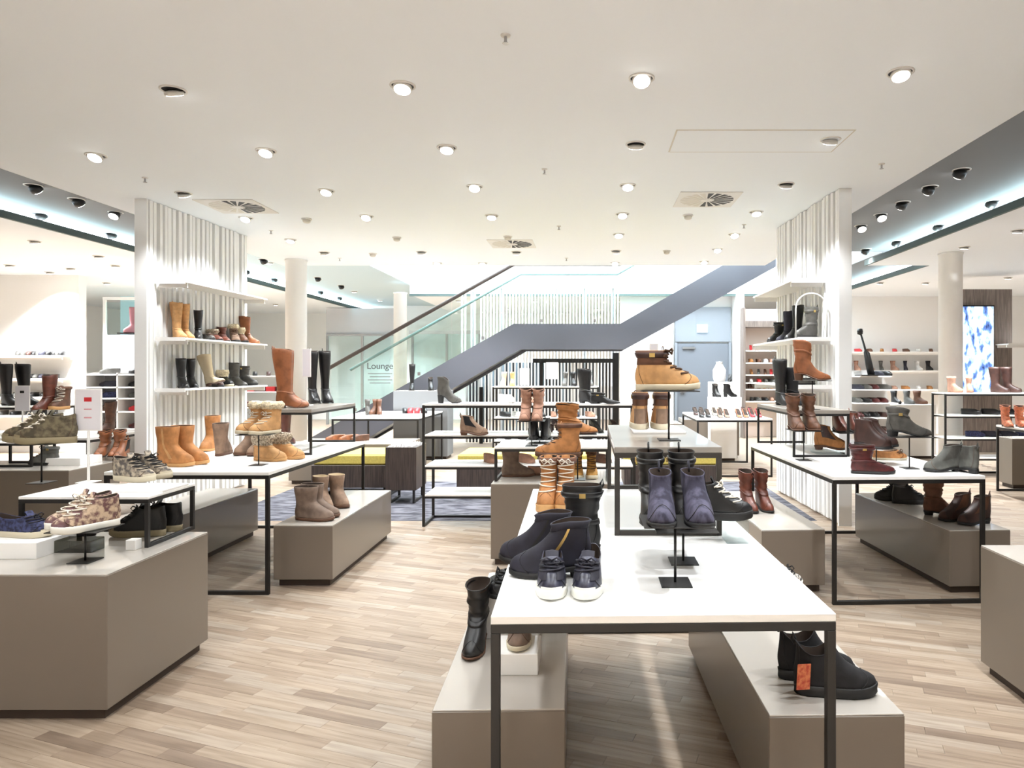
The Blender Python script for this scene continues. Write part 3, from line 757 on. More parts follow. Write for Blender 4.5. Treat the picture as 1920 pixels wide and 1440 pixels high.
# ---- nearest table
pair('sneaker', 1064, 1131, TZ, -92, .118, 'navy_sheen', 'sole_white', 'shiny navy sneaker with thick white sole at table front', 'toe', 1.0, splay=-4, laces='navy', trim='navy', guard='sole_white', tongue='navy')
one('zipboot', 1031, 1080, TZ, 178, 'navy', 'sole_black', 'dark navy ankle boot with gold zip behind the shiny sneakers', zs=1.22)
one('zipboot', 1003, 1056, TZ, 163, 'navy', 'sole_black', 'dark navy ankle boot standing behind the gold zip boot', zs=1.22, zip='sole_black')
one('biker', 1058, 1033, TZ, 181, 'black', 'sole_black', 'black biker boot with buckled straps on nearest table', dz=0)
pair('lace', 1038, 964, TZ, -93, .09, 'tan', 'sole_tan', 'tall tan lace up boot at left back of nearest table', 'toe', zs=1.12, laces='lace_light', collar='brown')
on_stand(1046, 908, TZ, 1.02, 183, 'lace', 'tan', 'sole_brown', 'tan lace up boot facing left on a stand', 'black stand under the tan boot that faces left', 1, off=(0, 0), laces='lace_brown', collar='brown', zs=.9)
on_stand(1083, 899, TZ, 1.15, -22, 'slouch', 'tan', 'sole_brown', 'tan slouch boot facing right above the tan boots', 'black stand under the tan slouch boot', 1, zs=.72)
on_stand(1266, 1093, TZ, 1.055, -90, 'chelsea', 'navy_suede', 'sole_black', 'blue grey suede chelsea boot on the front stand', 'nearest black stand carrying blue grey suede boots', 2, .118, 1.0, off=(.012, 0), plate=(.22, .2), splay=3, gusset='navy_suede', pull_tab='navy')
on_stand(1281, 1053, TZ, .985, -90, 'biker', 'black', 'sole_black', 'black tall boot right behind the blue grey boots', 'second black stand behind the blue grey boots', 2, .12, off=(-.05, .06))
block((.60, 2.86, TZ), (.09, .12, .09), 'clear acrylic block under the black high top sneaker', 'acrylic')
shoe('hightop', (.53, 2.86, TZ+.09), -8, 'black', 'sole_black', 'black high top sneaker on clear block beside riser', 1, laces='lace_light')
# ---- taupe riser
block((.36, 3.70, 1.227), (.27, .32, .012), 'thin white slab under brown boots on taupe riser')
pair('hiker', 1219, 802, 1.239, 88, .115, 'taupe_suede', 'sole_cream', 'brown buckle boot seen from behind on white slab', zs=1.12, upper='tan_light', strap='choc', collar='brown', heel_patch='taupe_suede', trim='taupe_suede')
on_stand(1254, 825, 1.227, 1.458, -3, 'hiker', 'tan_light', 'sole_cream', 'light brown hiking boot with buckle strap on high stand', 'tall black stand on the taupe riser', 1, off=(-.005, 0), scale=1.06, strap='choc', heel_patch='tan_light', collar='brown', laces='lace_brown', tongue='brown')
card_stand(at(1226, 800, 1.227), .05, .17, .31, 'narrow grey sign on post above the hiking boot', lines=())
# ---- bench left under table
one('slouch', 879, 1243, BZ, -92, 'black', 'sole_brown', 'black slouchy boot standing on the left bench below table', 'toe', .93)
block((-.27, 2.615, BZ), (.165, .18, .078), 'white display block at front of the left bench')
block((-.33, 3.02, BZ), (.24, .3, .175), 'taller white display block farther back on left bench')
shoe('oxford', (-.265, 2.66, BZ+.078), -90, 'greybrown', 'sole_cream', 'grey brown shoe on the white block under the table', .95, laces='lace_black')
pair('oxford', 972, 1110, BZ+.175, 184, .105, 'black', 'sole_black', 'black shoe peeking out left of the nearest table', laces='lace_black')
# ---- bench right under table
t = one('slipon', 1566, 1299, BZ, -2, 'black_suede', 'sole_black', 'black slip on shoe with orange tag on right bench')
tg = part_box('price_tag', (-.125, -.056, .035), (.05, .003, .085), 'orange_tag', t); tg.rotation_euler = (.0, .06, .3)
one('slipon', 1530, 1268, BZ, 4, 'black_suede', 'sole_black', 'black slip on shoe behind the tagged one')
shoe('sneaker', (.96, 3.52, BZ), 20, 'leopard', 'sole_white', 'white and black patterned sneaker behind the nearest table', laces='lace_black')
# ---- big left plinth
on_stand(160, 1052, PZ, .806, -122, 'hightop', 'floral', 'sole_white', 'floral beige and plum high top on the plinth stand', 'black stand at the front of the big left plinth', 2, .12, 1.0, off=(-.01, 0), dx=-.02, plate=(.24, .2), toe_guard='plum', laces='lace_light', tongue='floral')
pair('hightop', 275, 1000, PZ, 183, .11, 'black', 'sole_olive', 'black high top sneaker under the white riser', scale=1.05, dx=.03, laces='lace_black')
one('sneaker', 132, 1004, PZ, 178, 'choc', 'sole_black', 'dark brown low sneaker behind the floral shoes', scale=1.0, laces='lace_black')
block((-2.56, 3.47, PZ), (.2, .1, .06), 'smoked glass block behind the floral shoes', 'glass_dark')
block((-2.79, 3.44, PZ), (.30, .26, .078), 'white display block under the blue sneaker')
shoe('sneaker', (-2.80, 3.44, PZ+.078), -4, 'blue_sneaker', 'sole_cream', 'blue knitted sneaker cut off by the left frame', laces='navy')
block((-2.30, 3.5, PZ), (.05, .05, .05), 'small white cube beside the black high tops')
# ---- riser on big left plinth
on_stand(78, 905, .91, 1.139, 196, 'hightop', 'olive', 'sole_olive', 'olive brown lace up sneaker on tall stand', 'black stand on the white riser at left', 2, .125, 1.08, off=(-.01, 0), dx=.11, laces='lace_light', plate=(.24, .2))
block((-2.41, 3.76, .91), (.34, .24, .012), 'white slab under the camouflage sneakers')
pair('hightop', 268, 899, .922, -14, .115, 'camo', 'sole_cream', 'camouflage beige and grey sneaker on white slab', scale=1.0, zs=.92, laces='lace_black')
card_stand(at(166, 904, .91), .155, .24, .295, 'large framed sign with red mark beside olive sneakers', lines=('red', 'pink', 'pink'))
# ---- table of tan boots
pair('ugg', 344, 872, TZ, -6, .12, 'tan', 'sole_tan', 'tan suede ankle boot at the left table corner', scale=1.02, zs=1.22, dx=.03, side_seam='tan_light')
one('ugg_tall', 378, 848, TZ, -85, 'tan', 'sole_tan', 'single tan suede boot near the slatted wall', 'toe', zs=1.05)
one('ugg', 419, 852, TZ, 100, 'taupe_suede', 'sole_brown', 'brown suede boot seen from behind on tan boot table', zs=1.15)
pair('ugg', 452, 856, TZ, -105, .13, 'taupe_suede', 'sole_brown', 'taupe suede boot facing forward on tan boot table', 'toe', zs=1.12)
on_stand(485, 872, TZ, 1.083, -112, 'fur_tall', 'tan_light', 'sole_cream', 'tan boot with cream fur top on stand', 'black stand on the table of tan boots', 2, .13, laces='lace_light', plate=(.24, .22))
pair('fur', 524, 862, TZ, -12, .14, 'tan_light', 'sole_tan', 'honey boot with grey fur cuff by the stand', fur='grey_fur', dx=.06)
pair('midcalf', 530, 833, TZ, 95, .1, 'redbrown', 'sole_black', 'red brown boot standing under the grey riser', zs=.9)
pair('tall', 549, 764, 1.232, -4, .12, 'cognac', 'sole_brown', 'tall cognac riding boot on the grey riser', zs=1.08, dx=-.05)
pair('tall', 601, 756, 1.232, -55, .12, 'black', 'sole_black', 'tall black riding boot on the grey riser', zs=1.1)
card_stand(at(575, 760, 1.232), .08, .26, .26, 'narrow grey sign on post between tall boots', lines=())
# ---- bench with brown boots
pair('ugg', 596, 972, BZ, -8, .12, 'greybrown', 'sole_brown', 'grey brown suede boot nearest on low bench', scale=1.08, dx=-.02)
pair('ugg', 622, 951, BZ, -48, .13, 'taupe_suede', 'sole_brown', 'taupe boot with pale lining behind on low bench', zs=1.1, lining='lining_pale')
# ---- centre plinth and riser
one('ugg_tall', 972, 893, PZ, 8, 'greybrown', 'sole_brown', 'tall grey brown suede boot on centre plinth', zs=.95)
one('oxford', 1020, 890, PZ, 15, 'rose_suede', 'sole_brown', 'pale pink brown shoe beside the grey brown boot')
pair('lace', 1097, 900, PZ, -88, .12, 'ochre', 'sole_cream', 'yellow lace up boot on centre plinth', 'toe', laces='lace_brown', collar='brown', scale=.95)
on_stand(1012, 830, .93, .965, 92, 'chelsea', 'black', 'sole_black', 'black ankle boot seen from behind on white riser', 'low black stand under the black ankle boots', 2, .1, zs=1.2)
on_stand(997, 836, .93, 1.14, -92, 'slouch', 'rose_suede', 'sole_brown', 'rosy brown slouch boot on the riser stand', 'black stand carrying rosy brown slouch boots', 2, .1, off=(0, -.02))
# ---- rack behind
one('heelboot', 843, 756, 1.22, -8, 'grey_leather', 'sole_black', 'dark grey heeled ankle boot on rack top', zs=1.25)
one('chelsea', 889, 816, .915, -4, 'taupe_suede', 'sole_brown', 'taupe ankle boot on second rack shelf', zs=1.25)
one('heelboot', 1000, 816, .915, -70, 'black', 'sole_black', 'black heeled boot on second rack shelf')
one('midcalf', 1108, 756, 1.22, -30, 'black', 'sole_black', 'black mid calf boot on right of rack top')
one('western_low', 1135, 757, 1.22, -5, 'black', 'sole_black', 'black pointed low boot on right of rack top', zs=.6)
# ---- bench with red brown boots
pair('slouch', 1433, 964, BZ, -80, .13, 'redbrown', 'sole_black', 'red brown slouch boot on bench beside right table', 'toe', zs=1.18)
# ---- bench under right table
one('hightop', 1672, 938, BZ, 165, 'black', 'sole_black', 'black boot facing left on bench under right table', laces='lace_black')
one('hightop', 1706, 944, BZ, -10, 'black', 'sole_black', 'black boot facing right on bench under right table', laces='lace_black')
one('slouch', 1768, 966, BZ, -12, 'brown', 'sole_black', 'brown wrinkled boot on bench under right table', scale=1.0, zs=1.05)
pair('chelsea', 1808, 979, BZ, 195, .13, 'choc', 'sole_black', 'dark brown chelsea boot at bench end under right table', dx=-.05, zs=1.3, gusset='brown')
# ---- right table
on_stand(1507, 863, TZ, 1.087, -86, 'slouch', 'brown', 'sole_brown', 'brown slouch boot on stand at right table', 'black stand under the brown slouch boots', 2, .125, zs=1.05)
block((2.05, 5.88, TZ), (.3, .16, .03), 'clear acrylic block under the tan chelsea boot', 'acrylic')
shoe('chelsea', (2.05, 5.88, TZ+.03), -4, 'cognac', 'sole_brown', 'tan chelsea boot with dark elastic on clear block', 1, zs=1.35, gusset='choc', upper='tan')
on_stand(1590, 850, TZ, 1.03, -88, 'chelsea', 'redbrown', 'sole_black', 'red brown ankle boot on stand behind white card', 'black stand under the red brown ankle boots', 2, .13, zs=1.1, gusset='redbrown')
on_stand(1643, 868, TZ, .965, -40, 'chelsea', 'choc', 'sole_black', 'dark brown ankle boot on low stand, right table', 'low black stand under the dark brown ankle boots', 2, .15, zs=1.4, gusset='choc')
one('oxford', 1668, 862, TZ, -8, 'tan', 'sole_cream', 'orange tan low shoe behind the dark red boot', scale=.95)
one('biker', 1637, 888, TZ, -4, 'dark_red', 'sole_black', 'dark red laced ankle boot at right table front', scale=1.05, zs=.72)
on_stand(1705, 878, TZ, 1.08, -4, 'western_low', 'grey_leather', 'sole_black', 'grey pointed western boot on tall stand', 'black stand under the grey western boot', 1, scale=1.05, zs=1.05)
one('chelsea', 1768, 884, TZ, 186, 'grey_suede', 'sole_black', 'grey suede ankle boot facing left on right table', zs=1.2, gusset='grey_leather')
one('chelsea', 1806, 884, TZ, 100, 'grey_suede', 'sole_black', 'grey suede ankle boot seen from behind on right table', zs=1.2, gusset='grey_leather')
card_stand(at(1595, 856, TZ), .09, .13, .012, 'small white price card on right table', 'card_white', lines=('card',))
# ---- riser on right table
one('tall', 1471, 760, 1.23, -75, 'black', 'sole_black', 'tall black boot on left of right riser', 'c', zs=.92)
one('midcalf', 1496, 760, 1.23, -60, 'black_suede', 'sole_black', 'black suede boot beside the tall black boot on riser')
on_stand(1523, 768, 1.23, 1.47, -12, 'western', 'cognac', 'sole_brown', 'cognac slouch western boot high on riser stand', 'black stand under the cognac western boot', 1, zs=1.1)
# ---- shelves of left slatted wall
def on_shelf(style, y, z, yaw, up, sole, label, x=-4.5, **k): return shoe(style, (x, y, z), yaw, up, sole, label, **k)
for i, yy in enumerate((7.62, 7.76)): on_shelf('tall', yy, 1.905, -35, 'tan_light', 'sole_tan', 'tall honey boot on left wall shelf, %s one' % ('front', 'second')[i], zs=.86)
on_shelf('midcalf', 7.98, 1.905, -60, 'black', 'sole_black', 'black boot behind the tall honey boots on shelf', zs=1.0)
on_shelf('oxford', 8.16, 1.905, -30, 'grey_leather', 'sole_black', 'grey low shoe on the left wall shelf')
on_shelf('fur', 8.34, 1.905, -35, 'redbrown', 'sole_black', 'red brown fur boot on the left wall shelf', fur='grey_fur', zs=.7)
on_shelf('slouch', 8.54, 1.905, -40, 'redbrown', 'sole_black', 'red brown short boot on the left wall shelf', zs=.7)
on_shelf('fur_tall', 8.80, 1.905, -50, 'taupe_suede', 'sole_black', 'brown boot with white fur on left wall shelf')
on_shelf('fur', 8.98, 1.905, -40, 'brown', 'sole_black', 'brown and cream fur boot on left wall shelf')
on_shelf('midcalf', 9.2, 1.905, -10, 'cognac', 'sole_tan', 'cognac boot at far end of left wall shelf', zs=1.05)
for i, yy in enumerate((7.68, 7.86)): on_shelf('midcalf', yy, 1.355, -45, 'black', 'sole_black', 'black mid calf boot on lower left shelf, %s one' % ('front', 'second')[i], zs=.95)
o = on_shelf('tall', 8.16, 1.355, -20, 'lining_pale', 'sole_brown', 'tall cream boot leaning on lower left wall shelf', x=-4.40, zs=.8); o.rotation_euler = (0, -.25, -.3); o.location.z += .04
on_shelf('oxford', 8.36, 1.355, -30, 'choc', 'sole_black', 'dark shoe on lower left wall shelf')
on_shelf('fur', 8.58, 1.355, -30, 'black', 'sole_cream', 'black boot with cream fur on lower left shelf')
on_shelf('midcalf', 8.9, 1.355, -20, 'grey_leather', 'sole_black', 'charcoal boot on lower left wall shelf', zs=.85)
on_shelf('biker', 9.16, 1.355, -15, 'grey_leather', 'sole_black', 'charcoal strapped boot at far end of lower shelf')
# ---- shelves of right slatted wall
on_shelf('biker', 7.3, 1.885, 200, 'grey_leather', 'sole_black', 'grey wrinkled boot with heel on right wall shelf', x=2.28, zs=1.3)
on_shelf('midcalf', 7.75, 1.885, 215, 'black', 'sole_black', 'black tall boot in the middle of right wall shelf', x=2.28, zs=1.15)
on_shelf('midcalf', 8.1, 1.885, 215, 'navy', 'sole_black', 'navy black boot on the right wall shelf', x=2.28, zs=1.05)
on_shelf('biker', 8.5, 1.885, 215, 'black', 'sole_black', 'black strapped boot at far end of right wall shelf', x=2.28, zs=1.0)
on_shelf('oxford', 7.4, 1.40, 190, 'grey_leather', 'sole_black', 'grey shoe on lower shelf of right slatted wall', x=2.28)
MBr = MB().tube([(2.12+.0, 7.12, 1.885)]+[(2.28+.16*math.cos(PI-PI*i/14), 7.12, 1.885+.3+.16*math.sin(PI*i/14)) for i in range(15)]+[(2.44, 7.12, 1.885)], .008, 8)
tag(MBr.build('display_arch', 'white_paint', smooth=True), 'white wire arch over the grey boot on right shelf', 'arch')
# ---- left distance
on_shelf('tall', 7.75, 1.16, -20, 'black', 'sole_black', 'tall black boot on white riser at far left', x=-6.35-.12, zs=1.0)
on_shelf('tall', 7.86, 1.16, -10, 'black', 'sole_black', 'second tall black boot behind it at far left', x=-6.35, zs=1.0)
pair('lace', 100, 768, 1.16, -85, .12, 'brown', 'sole_tan', 'brown boot with pale laces on far left riser', laces='lace_light')
one('midcalf', 82, 769, 1.16, -90, 'redbrown', 'sole_brown', 'red brown boot beside the pale laced boots')
pair('slouch', 205, 856, PZ+.03, -80, .13, 'cognac', 'sole_black', 'cognac boot on long taupe plinth by slatted wall', zs=1.0)
one('midcalf', 200, 812, TZ, -85, 'brown', 'sole_brown', 'brown boot on table left of slatted wall')
one('chelsea', 228, 862, PZ, -80, 'cognac', 'sole_black', 'small cognac boot at plinth end by slatted wall', zs=1.3)
one('hiker', 82, 872, PZ, 180, 'grey_suede', 'sole_black', 'grey boot under the small black framed stool')
block((-5.0, 6.72, PZ), (.35, .3, .07), 'low white block on long taupe plinth')
card_stand((-6.05, 7.4, .85), .16, .27, .27, 'pale grey framed sign behind the red marked sign', lines=('black',))
# ---- right distance
pair('slouch', 1902, 801, TZ, -100, .16, 'coral', 'sole_brown', 'orange brown boot on table at right edge')

# ------------------------------------------------------------------ far displays
DARK = ['black', 'choc', 'navy', 'grey_leather', 'black']; MIX = ['black', 'brown', 'red', 'white_shoe', 'navy', 'rose_suede', 'tan', 'grey_leather']
def far(kind, loc, yaw, col, label, group):
    o = mk('shoe' if kind in ('far_low', 'far_heel') else 'boot', STY[kind]['upper'], col); o.location = loc; o.rotation_euler = (0, 0, math.radians(yaw))
    return tag(o, label, 'shoe' if kind in ('far_low', 'far_heel') else 'boot', group)
CWORD = {'choc': 'dark brown', 'grey_leather': 'charcoal', 'white_shoe': 'white', 'rose_suede': 'pink brown', 'dark_red': 'wine red', 'lining_pale': 'cream', 'tan_light': 'honey', 'blue_sneaker': 'blue', 'coral': 'orange'}
ORD = ['first', 'second', 'third', 'fourth', 'fifth', 'sixth', 'seventh', 'eighth', 'ninth', 'tenth', 'eleventh', 'twelfth', 'thirteenth', 'fourteenth']
def far_row(kind, x0, x1, y, z, n, cols, label, yaw=-90, jit=20, o0=0):
    for i in range(n):
        x = lerp(x0, x1, (i+.5)/n)+random.uniform(-.02, .02)
        c_ = random.choice(cols); cw = CWORD.get(c_, c_.replace('_', ' '))
        w = '%s %s' % (cw, label) + (', %s from left' % ORD[i+o0] if n > 1 else '')
        far(kind, (x, y, z), yaw+random.uniform(-jit, jit), c_, w, label)
# far left white display wall
struct('wall_display_left', MB().box(-14, -9.72, 13.2, 13.4, 0, ZC), 'white_wall')
for k, z in enumerate((1.83, 1.40, 1.06, .72)):
    wall_shelf(-13.6, -9.8, 12.85, 13.19, z, 'long white shelf of small shoes on far left wall, %s' % ('highest', 'second from top', 'third from top', 'lowest')[k])
    lab = 'shoe on %s shelf of far left wall' % ('the highest', 'the second', 'the third', 'the lowest')[k]
    far_row('far_low', (-10.75, -10.7, -11.2, -11.4)[k], (-9.83, -9.95, -10.0, -9.9)[k], 13.02, z, (10, 8, 7, 6)[k], DARK, lab, -70)
    far_row('far_low', -11.9, -11.45, 13.02, z, 2, DARK, lab+' corner', -70)
# cyan glass opening
part = thing('window_1', (-10.1, 15.2, 0), 0, 'pale cyan glass panel beyond the far left display', 'window'); part['kind'] = 'structure'
part_box('pane', (0, 0, .05), (1.0, .02, 3.0), 'glass_cyan', part)
for s in (-1, 1): part_box('frame_post', (s*.52, 0, 0), (.05, .06, 3.1), 'white_paint', part)
part_box('frame_head', (0, 0, 3.1), (1.1, .06, .06), 'white_paint', part)
struct('wall_panel_left', MB().box(-11.5, -8.6, 17, 17.1, 0, ZC), 'pale_blue')
# white cubby unit left of slatted wall
cu = thing('shelf_unit', (-6.75, 10.1, 0), 0, 'white open shelf unit with colourful shoes left of slatted wall', 'shelf')
part_box('back_panel', (0, .2, 0), (.9, .02, 2.08), 'grey_wall', cu)
for x in (-.45, 0, .45): part_box('side_panel', (x, 0, 0), (.02, .38, 1.52), 'white_paint', cu)
for z in (.35, .72, .97, 1.16, 1.32, 1.5): part_box('shelf_board', (0, 0, z-.02), (.88, .38, .02), 'white_paint', cu)
for z, c1, c2 in ((.72, 'dark_red', 'choc'), (.97, 'red', 'brown'), (1.16, 'grey_suede', 'blue_sneaker'), (1.32, 'black', 'navy'), (1.5, 'black', 'grey_leather')):
    for k, (x, c_) in enumerate(((.22, c1), (-.2, c2))):
        far('far_low', (-6.75+x, 10.05, z), 190, c_, '%s shoe in the white open shelf unit, %s shelf' % (c_.replace('_', ' '), {.72: 'lowest', .97: 'second', 1.16: 'third', 1.32: 'fourth', 1.5: 'top'}[z]), 'shoes in the white shelf unit')
part_box('top_tray', (.22, 0, 2.08), (.5, .3, .015), 'black_metal', cu)
for x, c_ in ((.1, 'pink'), (.3, 'mid_grey')): far('far_tall', (-6.75+x, 10.05, 2.095), -90, c_, '%s boot on top of the white shelf unit' % ('pink' if c_ == 'pink' else 'grey'), 'boots on the shelf unit top')
# shelves of small shoes between left slatted wall and first column
pu = thing('shelf_unit', (-6.4, 13.5, 0), 0, 'white shelf unit with red boxes behind left slatted wall', 'shelf')
for x in (-.7, .7): part_box('side_panel', (x, 0, 0), (.03, .4, 1.45), 'white_paint', pu)
for z in (.5, .85, 1.15, 1.45): part_box('shelf_board', (0, 0, z-.02), (1.4, .4, .02), 'white_paint', pu)
for i in range(6):
    for z in (.85, 1.15):
        o = mk('shoe_box', boxm(.17, .28, .09, .002), 'red' if (i+int(z*10)) % 2 else 'dark_red'); o.location = (-6.95+i*.2, 13.5, z); tag(o, '%s shoe box, %s from left on %s shelf behind left slats' % ('red' if (i+int(z*10)) % 2 else 'dark red', ORD[i], 'lower' if z < 1 else 'upper'), 'box', 'red shoe boxes')
far_row('far_low', -6.95, -5.8, 13.5, 1.45, 4, DARK, 'shoe above the red shoe boxes', -60)
# lounge front at the back
lo = thing('door_1', (-6.55, 20.0, 0), 0, 'glass lounge doors under a grey fascia behind the stairs', 'door'); lo['kind'] = 'structure'
part_box('fascia', (0, .1, 2.6), (2.1, .15, .75), 'grey_wall', lo)
for x in (-1.0, 0, 1.0): part_box('door_frame', (x, 0, 0), (.06, .08, 2.6), 'steel', lo)
for x in (-.5, .5): part_box('pane', (x, 0, .02), (.93, .02, 2.56), 'glass_cyan', lo)
part_box('head_rail', (0, 0, 2.55), (2.0, .1, .06), 'steel', lo)
txt = bpy.data.curves.new('lettering', 'FONT'); txt.body = 'Lounge'; txt.size = .26; txt.extrude = .004; txt.align_x = 'CENTER'
to = bpy.data.objects.new('lettering', txt); COL.objects.link(to); to.parent = lo; to.location = (.52, -.03, 1.6); to.rotation_euler = (PI/2, 0, 0); txt.materials.append(M['navy'])
for k in range(4): part_box('small_print', (.52, -.025, 1.45-.09*k), (.7-.1*(k % 2), .006, .03), 'mid_grey', lo)
w2 = thing('window_2', (-4.4, 20.2, 0), 0, 'greenish glass shop window behind the stair flight', 'window'); w2['kind'] = 'structure'
for x in (-.75, .25, 1.2): part_box('frame_post', (x, 0, 0), (.06, .08, 2.7), 'steel', w2)
for x in (-.25, .72): part_box('pane', (x, 0, .02), (.93, .02, 2.6), 'glass_cyan', w2)
part_box('frame_head', (.2, 0, 2.62), (2.1, .1, .1), 'grey_wall', w2)
# back wall right of the stairs with a grey door
struct('wall_stair', MB().box(.75, 2.05, 16.9, 17.1, 0, ZC).box(3.5, 3.62, 16.2, 17.1, 0, ZC).box(2.05, 3.5, 17.05, 17.1, 0, ZC), 'white_wall')
dr = thing('door_2', (2.78, 17.0, 0), 0, 'grey flush door with glowing exit sign right of the stairs', 'door'); dr['kind'] = 'structure'
part_box('transom_panel', (0, 0, 2.26), (1.36, .06, .85), 'door_panel', dr)
part_box('door_leaf', (0, .01, .01), (1.26, .05, 2.2), 'door_grey', dr)
for s in (-1, 1): part_box('door_frame', (s*.66, -.01, 0), (.06, .08, 2.24), 'door_panel', dr)
part_box('door_closer', (-.35, -.045, 2.08), (.3, .04, .05), 'steel', dr)
part_box('door_handle', (-.5, -.05, 1.02), (.13, .04, .02), 'steel', dr)
part_box('exit_sign', (-.02, -.05, 2.48), (.26, .03, .2), 'exit', dr)
# taupe lit shelf unit
su = thing('shelf_unit', (4.05, 16.1, 0), 0, 'taupe niche with lit shelves of small shoes beside the grey door', 'shelf')
part_box('back_panel', (0, .22, 0), (.98, .02, 3.0), 'taupe_shelf', su)
for s in (-1, 1): part_box('side_panel', (s*.5, 0, 0), (.05, .46, 3.0), 'grey_wood', su)
part_box('head_panel', (0, .0, 2.55), (.96, .42, .14), 'grey_wood', su)
for k, z in enumerate((.85, 1.13, 1.28, 1.46, 1.74, 2.02)):
    part_box('shelf_board', (0, .02, z-.03), (.95, .36, .03), 'white_paint', su)
    far_row('far_heel' if k % 2 else 'far_low', 3.68, 4.45, 16.08, z, 5, MIX, 'small shoe, lit taupe niche, %s shelf' % ('lowest', 'second', 'third', 'fourth', 'fifth', 'top')[k], -80)
# white display room on the right
struct('wall_display_right', MB().box(4.75, 11, 17, 17.2, 0, ZC), 'white_wall')
for z in (2.0, 1.55, 1.1):
    wall_shelf(5.0, 8.9, 16.6, 16.99, z, 'long white shelf on far right wall, at height %s' % {2.0: 'of the lightbox', 1.55: 'of the black boots', 1.1: 'of the counter'}[z])
    far_row('far_low' if z != 1.55 else 'far_boot', 5.2, 8.7, 16.8, z, 12, MIX, 'small shoe on the far right wall, %s shelf' % {2.0: 'upper', 1.55: 'middle', 1.1: 'lower'}[z])
ru = thing('shelf_unit', (4.95, 12.0, 0), 0, 'white stepped display shelves with black shoes behind right slatted wall', 'shelf')
MB().prism([(-.42, 0), (.55, 0), (.2, 1.55), (-.42, 1.55)], .18, .2).build('back_panel', 'white_paint', ru)
for z, w in ((.5, .86), (.75, .8), (1.0, .74), (1.23, .68), (1.46, .62)): part_box('shelf_board', (-.42+w/2, 0, z-.02), (w, .36, .02), 'white_paint', ru)
for k, z in enumerate((.5, .75, 1.0, 1.23)): far_row('far_low', 4.55, 5.15, 11.98, z, 4, DARK+['dark_red'], 'shoe on white stepped shelves, %s step' % ('lowest', 'second', 'third', 'fourth')[k], -60)
far_row('far_low', 4.95, 5.2, 11.98, 1.46, 2, DARK, 'shoe on top of the white stepped shelves', -60)
lp = thing('leaning_boot_display', (4.78, 11.95, 1.46), 0, 'slender black leaning display with round knob on black tray', 'display')
part_box('tray', (0, 0, 0), (.3, .3, .02), 'black_metal', lp)
MB().loft([[(x+c_*math.cos(2*PI*i/12), c_*math.sin(2*PI*i/12), z) for i in range(12)] for x, z, c_ in ((.08, .02, .06), (.04, .2, .06), (0, .4, .05), (-.02, .44, .02), (-.1, .72, .016))]).build('shaft', 'black', lp, smooth=True)
MB().lathe([(.0, .70), (.045, .72), (.05, .77), (.04, .81), (0, .82)], 12, (-.115, 0, 0)).build('knob', 'black', lp, smooth=True)
far_row('far_tall', 4.6, 5.35, 12.5, .95, 3, ['black'], 'tall boot on the white counter', -60)
far_row('far_boot', 5.4, 6.05, 12.45, .95, 3, ['black', 'grey_leather', 'brown'], 'boot on the white counter near right column', -60)
# wood wall with backlit abstract picture
struct('wall_wood_right', MB().box(6.95, 8.05, 13.2, 13.4, 0, 3.1), 'grey_wood')
m = bpy.data.materials.new('lightbox'); m.use_nodes = True; nt = m.node_tree; p = nt.nodes['Principled BSDF']
tc = nt.nodes.new('ShaderNodeTexCoord'); mp = nt.nodes.new('ShaderNodeMapping'); mp.inputs['Scale'].default_value = (7, 1, 3.4); mp.inputs['Rotation'].default_value = (0, .35, 0)
nz = nt.nodes.new('ShaderNodeTexNoise'); nz.inputs['Scale'].default_value = 1.3; nz.inputs['Detail'].default_value = 3
r = nt.nodes.new('ShaderNodeValToRGB'); cr = r.color_ramp; cr.elements[0].position = .3; cr.elements[0].color = lin((40, 52, 110)); cr.elements[1].position = .6; cr.elements[1].color = lin((246, 250, 255))
e = cr.elements.new(.42); e.color = lin((110, 150, 220)); e = cr.elements.new(.5); e.color = lin((206, 230, 250))
nt.links.new(tc.outputs['Object'], mp.inputs[0]); nt.links.new(mp.outputs[0], nz.inputs['Vector']); nt.links.new(nz.outputs['Fac'], r.inputs[0])
nt.links.new(r.outputs[0], p.inputs['Base Color']); nt.links.new(r.outputs[0], p.inputs['Emission Color']); p.inputs['Emission Strength'].default_value = 1.1; M['lightbox'] = m
lb = thing('picture_lightbox', (7.34, 13.13, 1.15), 0, 'tall backlit picture of blue and white abstract pattern', 'lightbox')
part_box('box_frame', (0, .02, -.02), (.64, .08, 1.66), 'black_metal', lb)
part_box('lit_picture', (0, -.03, 0), (.59, .02, 1.61), 'lightbox', lb)
wall_shelf(7.7, 8.6, 12.75, 13.15, 2.05, 'white shelf on the brown wall at the right edge')
# things on the right rack
far_row('far_boot', 5.35, 5.75, 10.3, 1.225, 2, ['white_shoe', 'rose_suede'], 'boot on top of the right rack', -90)
far_row('far_tall', 6.0, 6.35, 10.3, 1.225, 2, ['black', 'choc'], 'tall boot on top of the right rack', -60)
far_row('far_low', 5.55, 6.4, 10.3, .9, 3, ['black'], 'shoe on the middle shelf of right rack', -20)
far_row('far_low', 5.6, 6.6, 10.3, .57, 4, ['navy', 'blue_sneaker', 'tan'], 'shoe low on the right rack', -20)
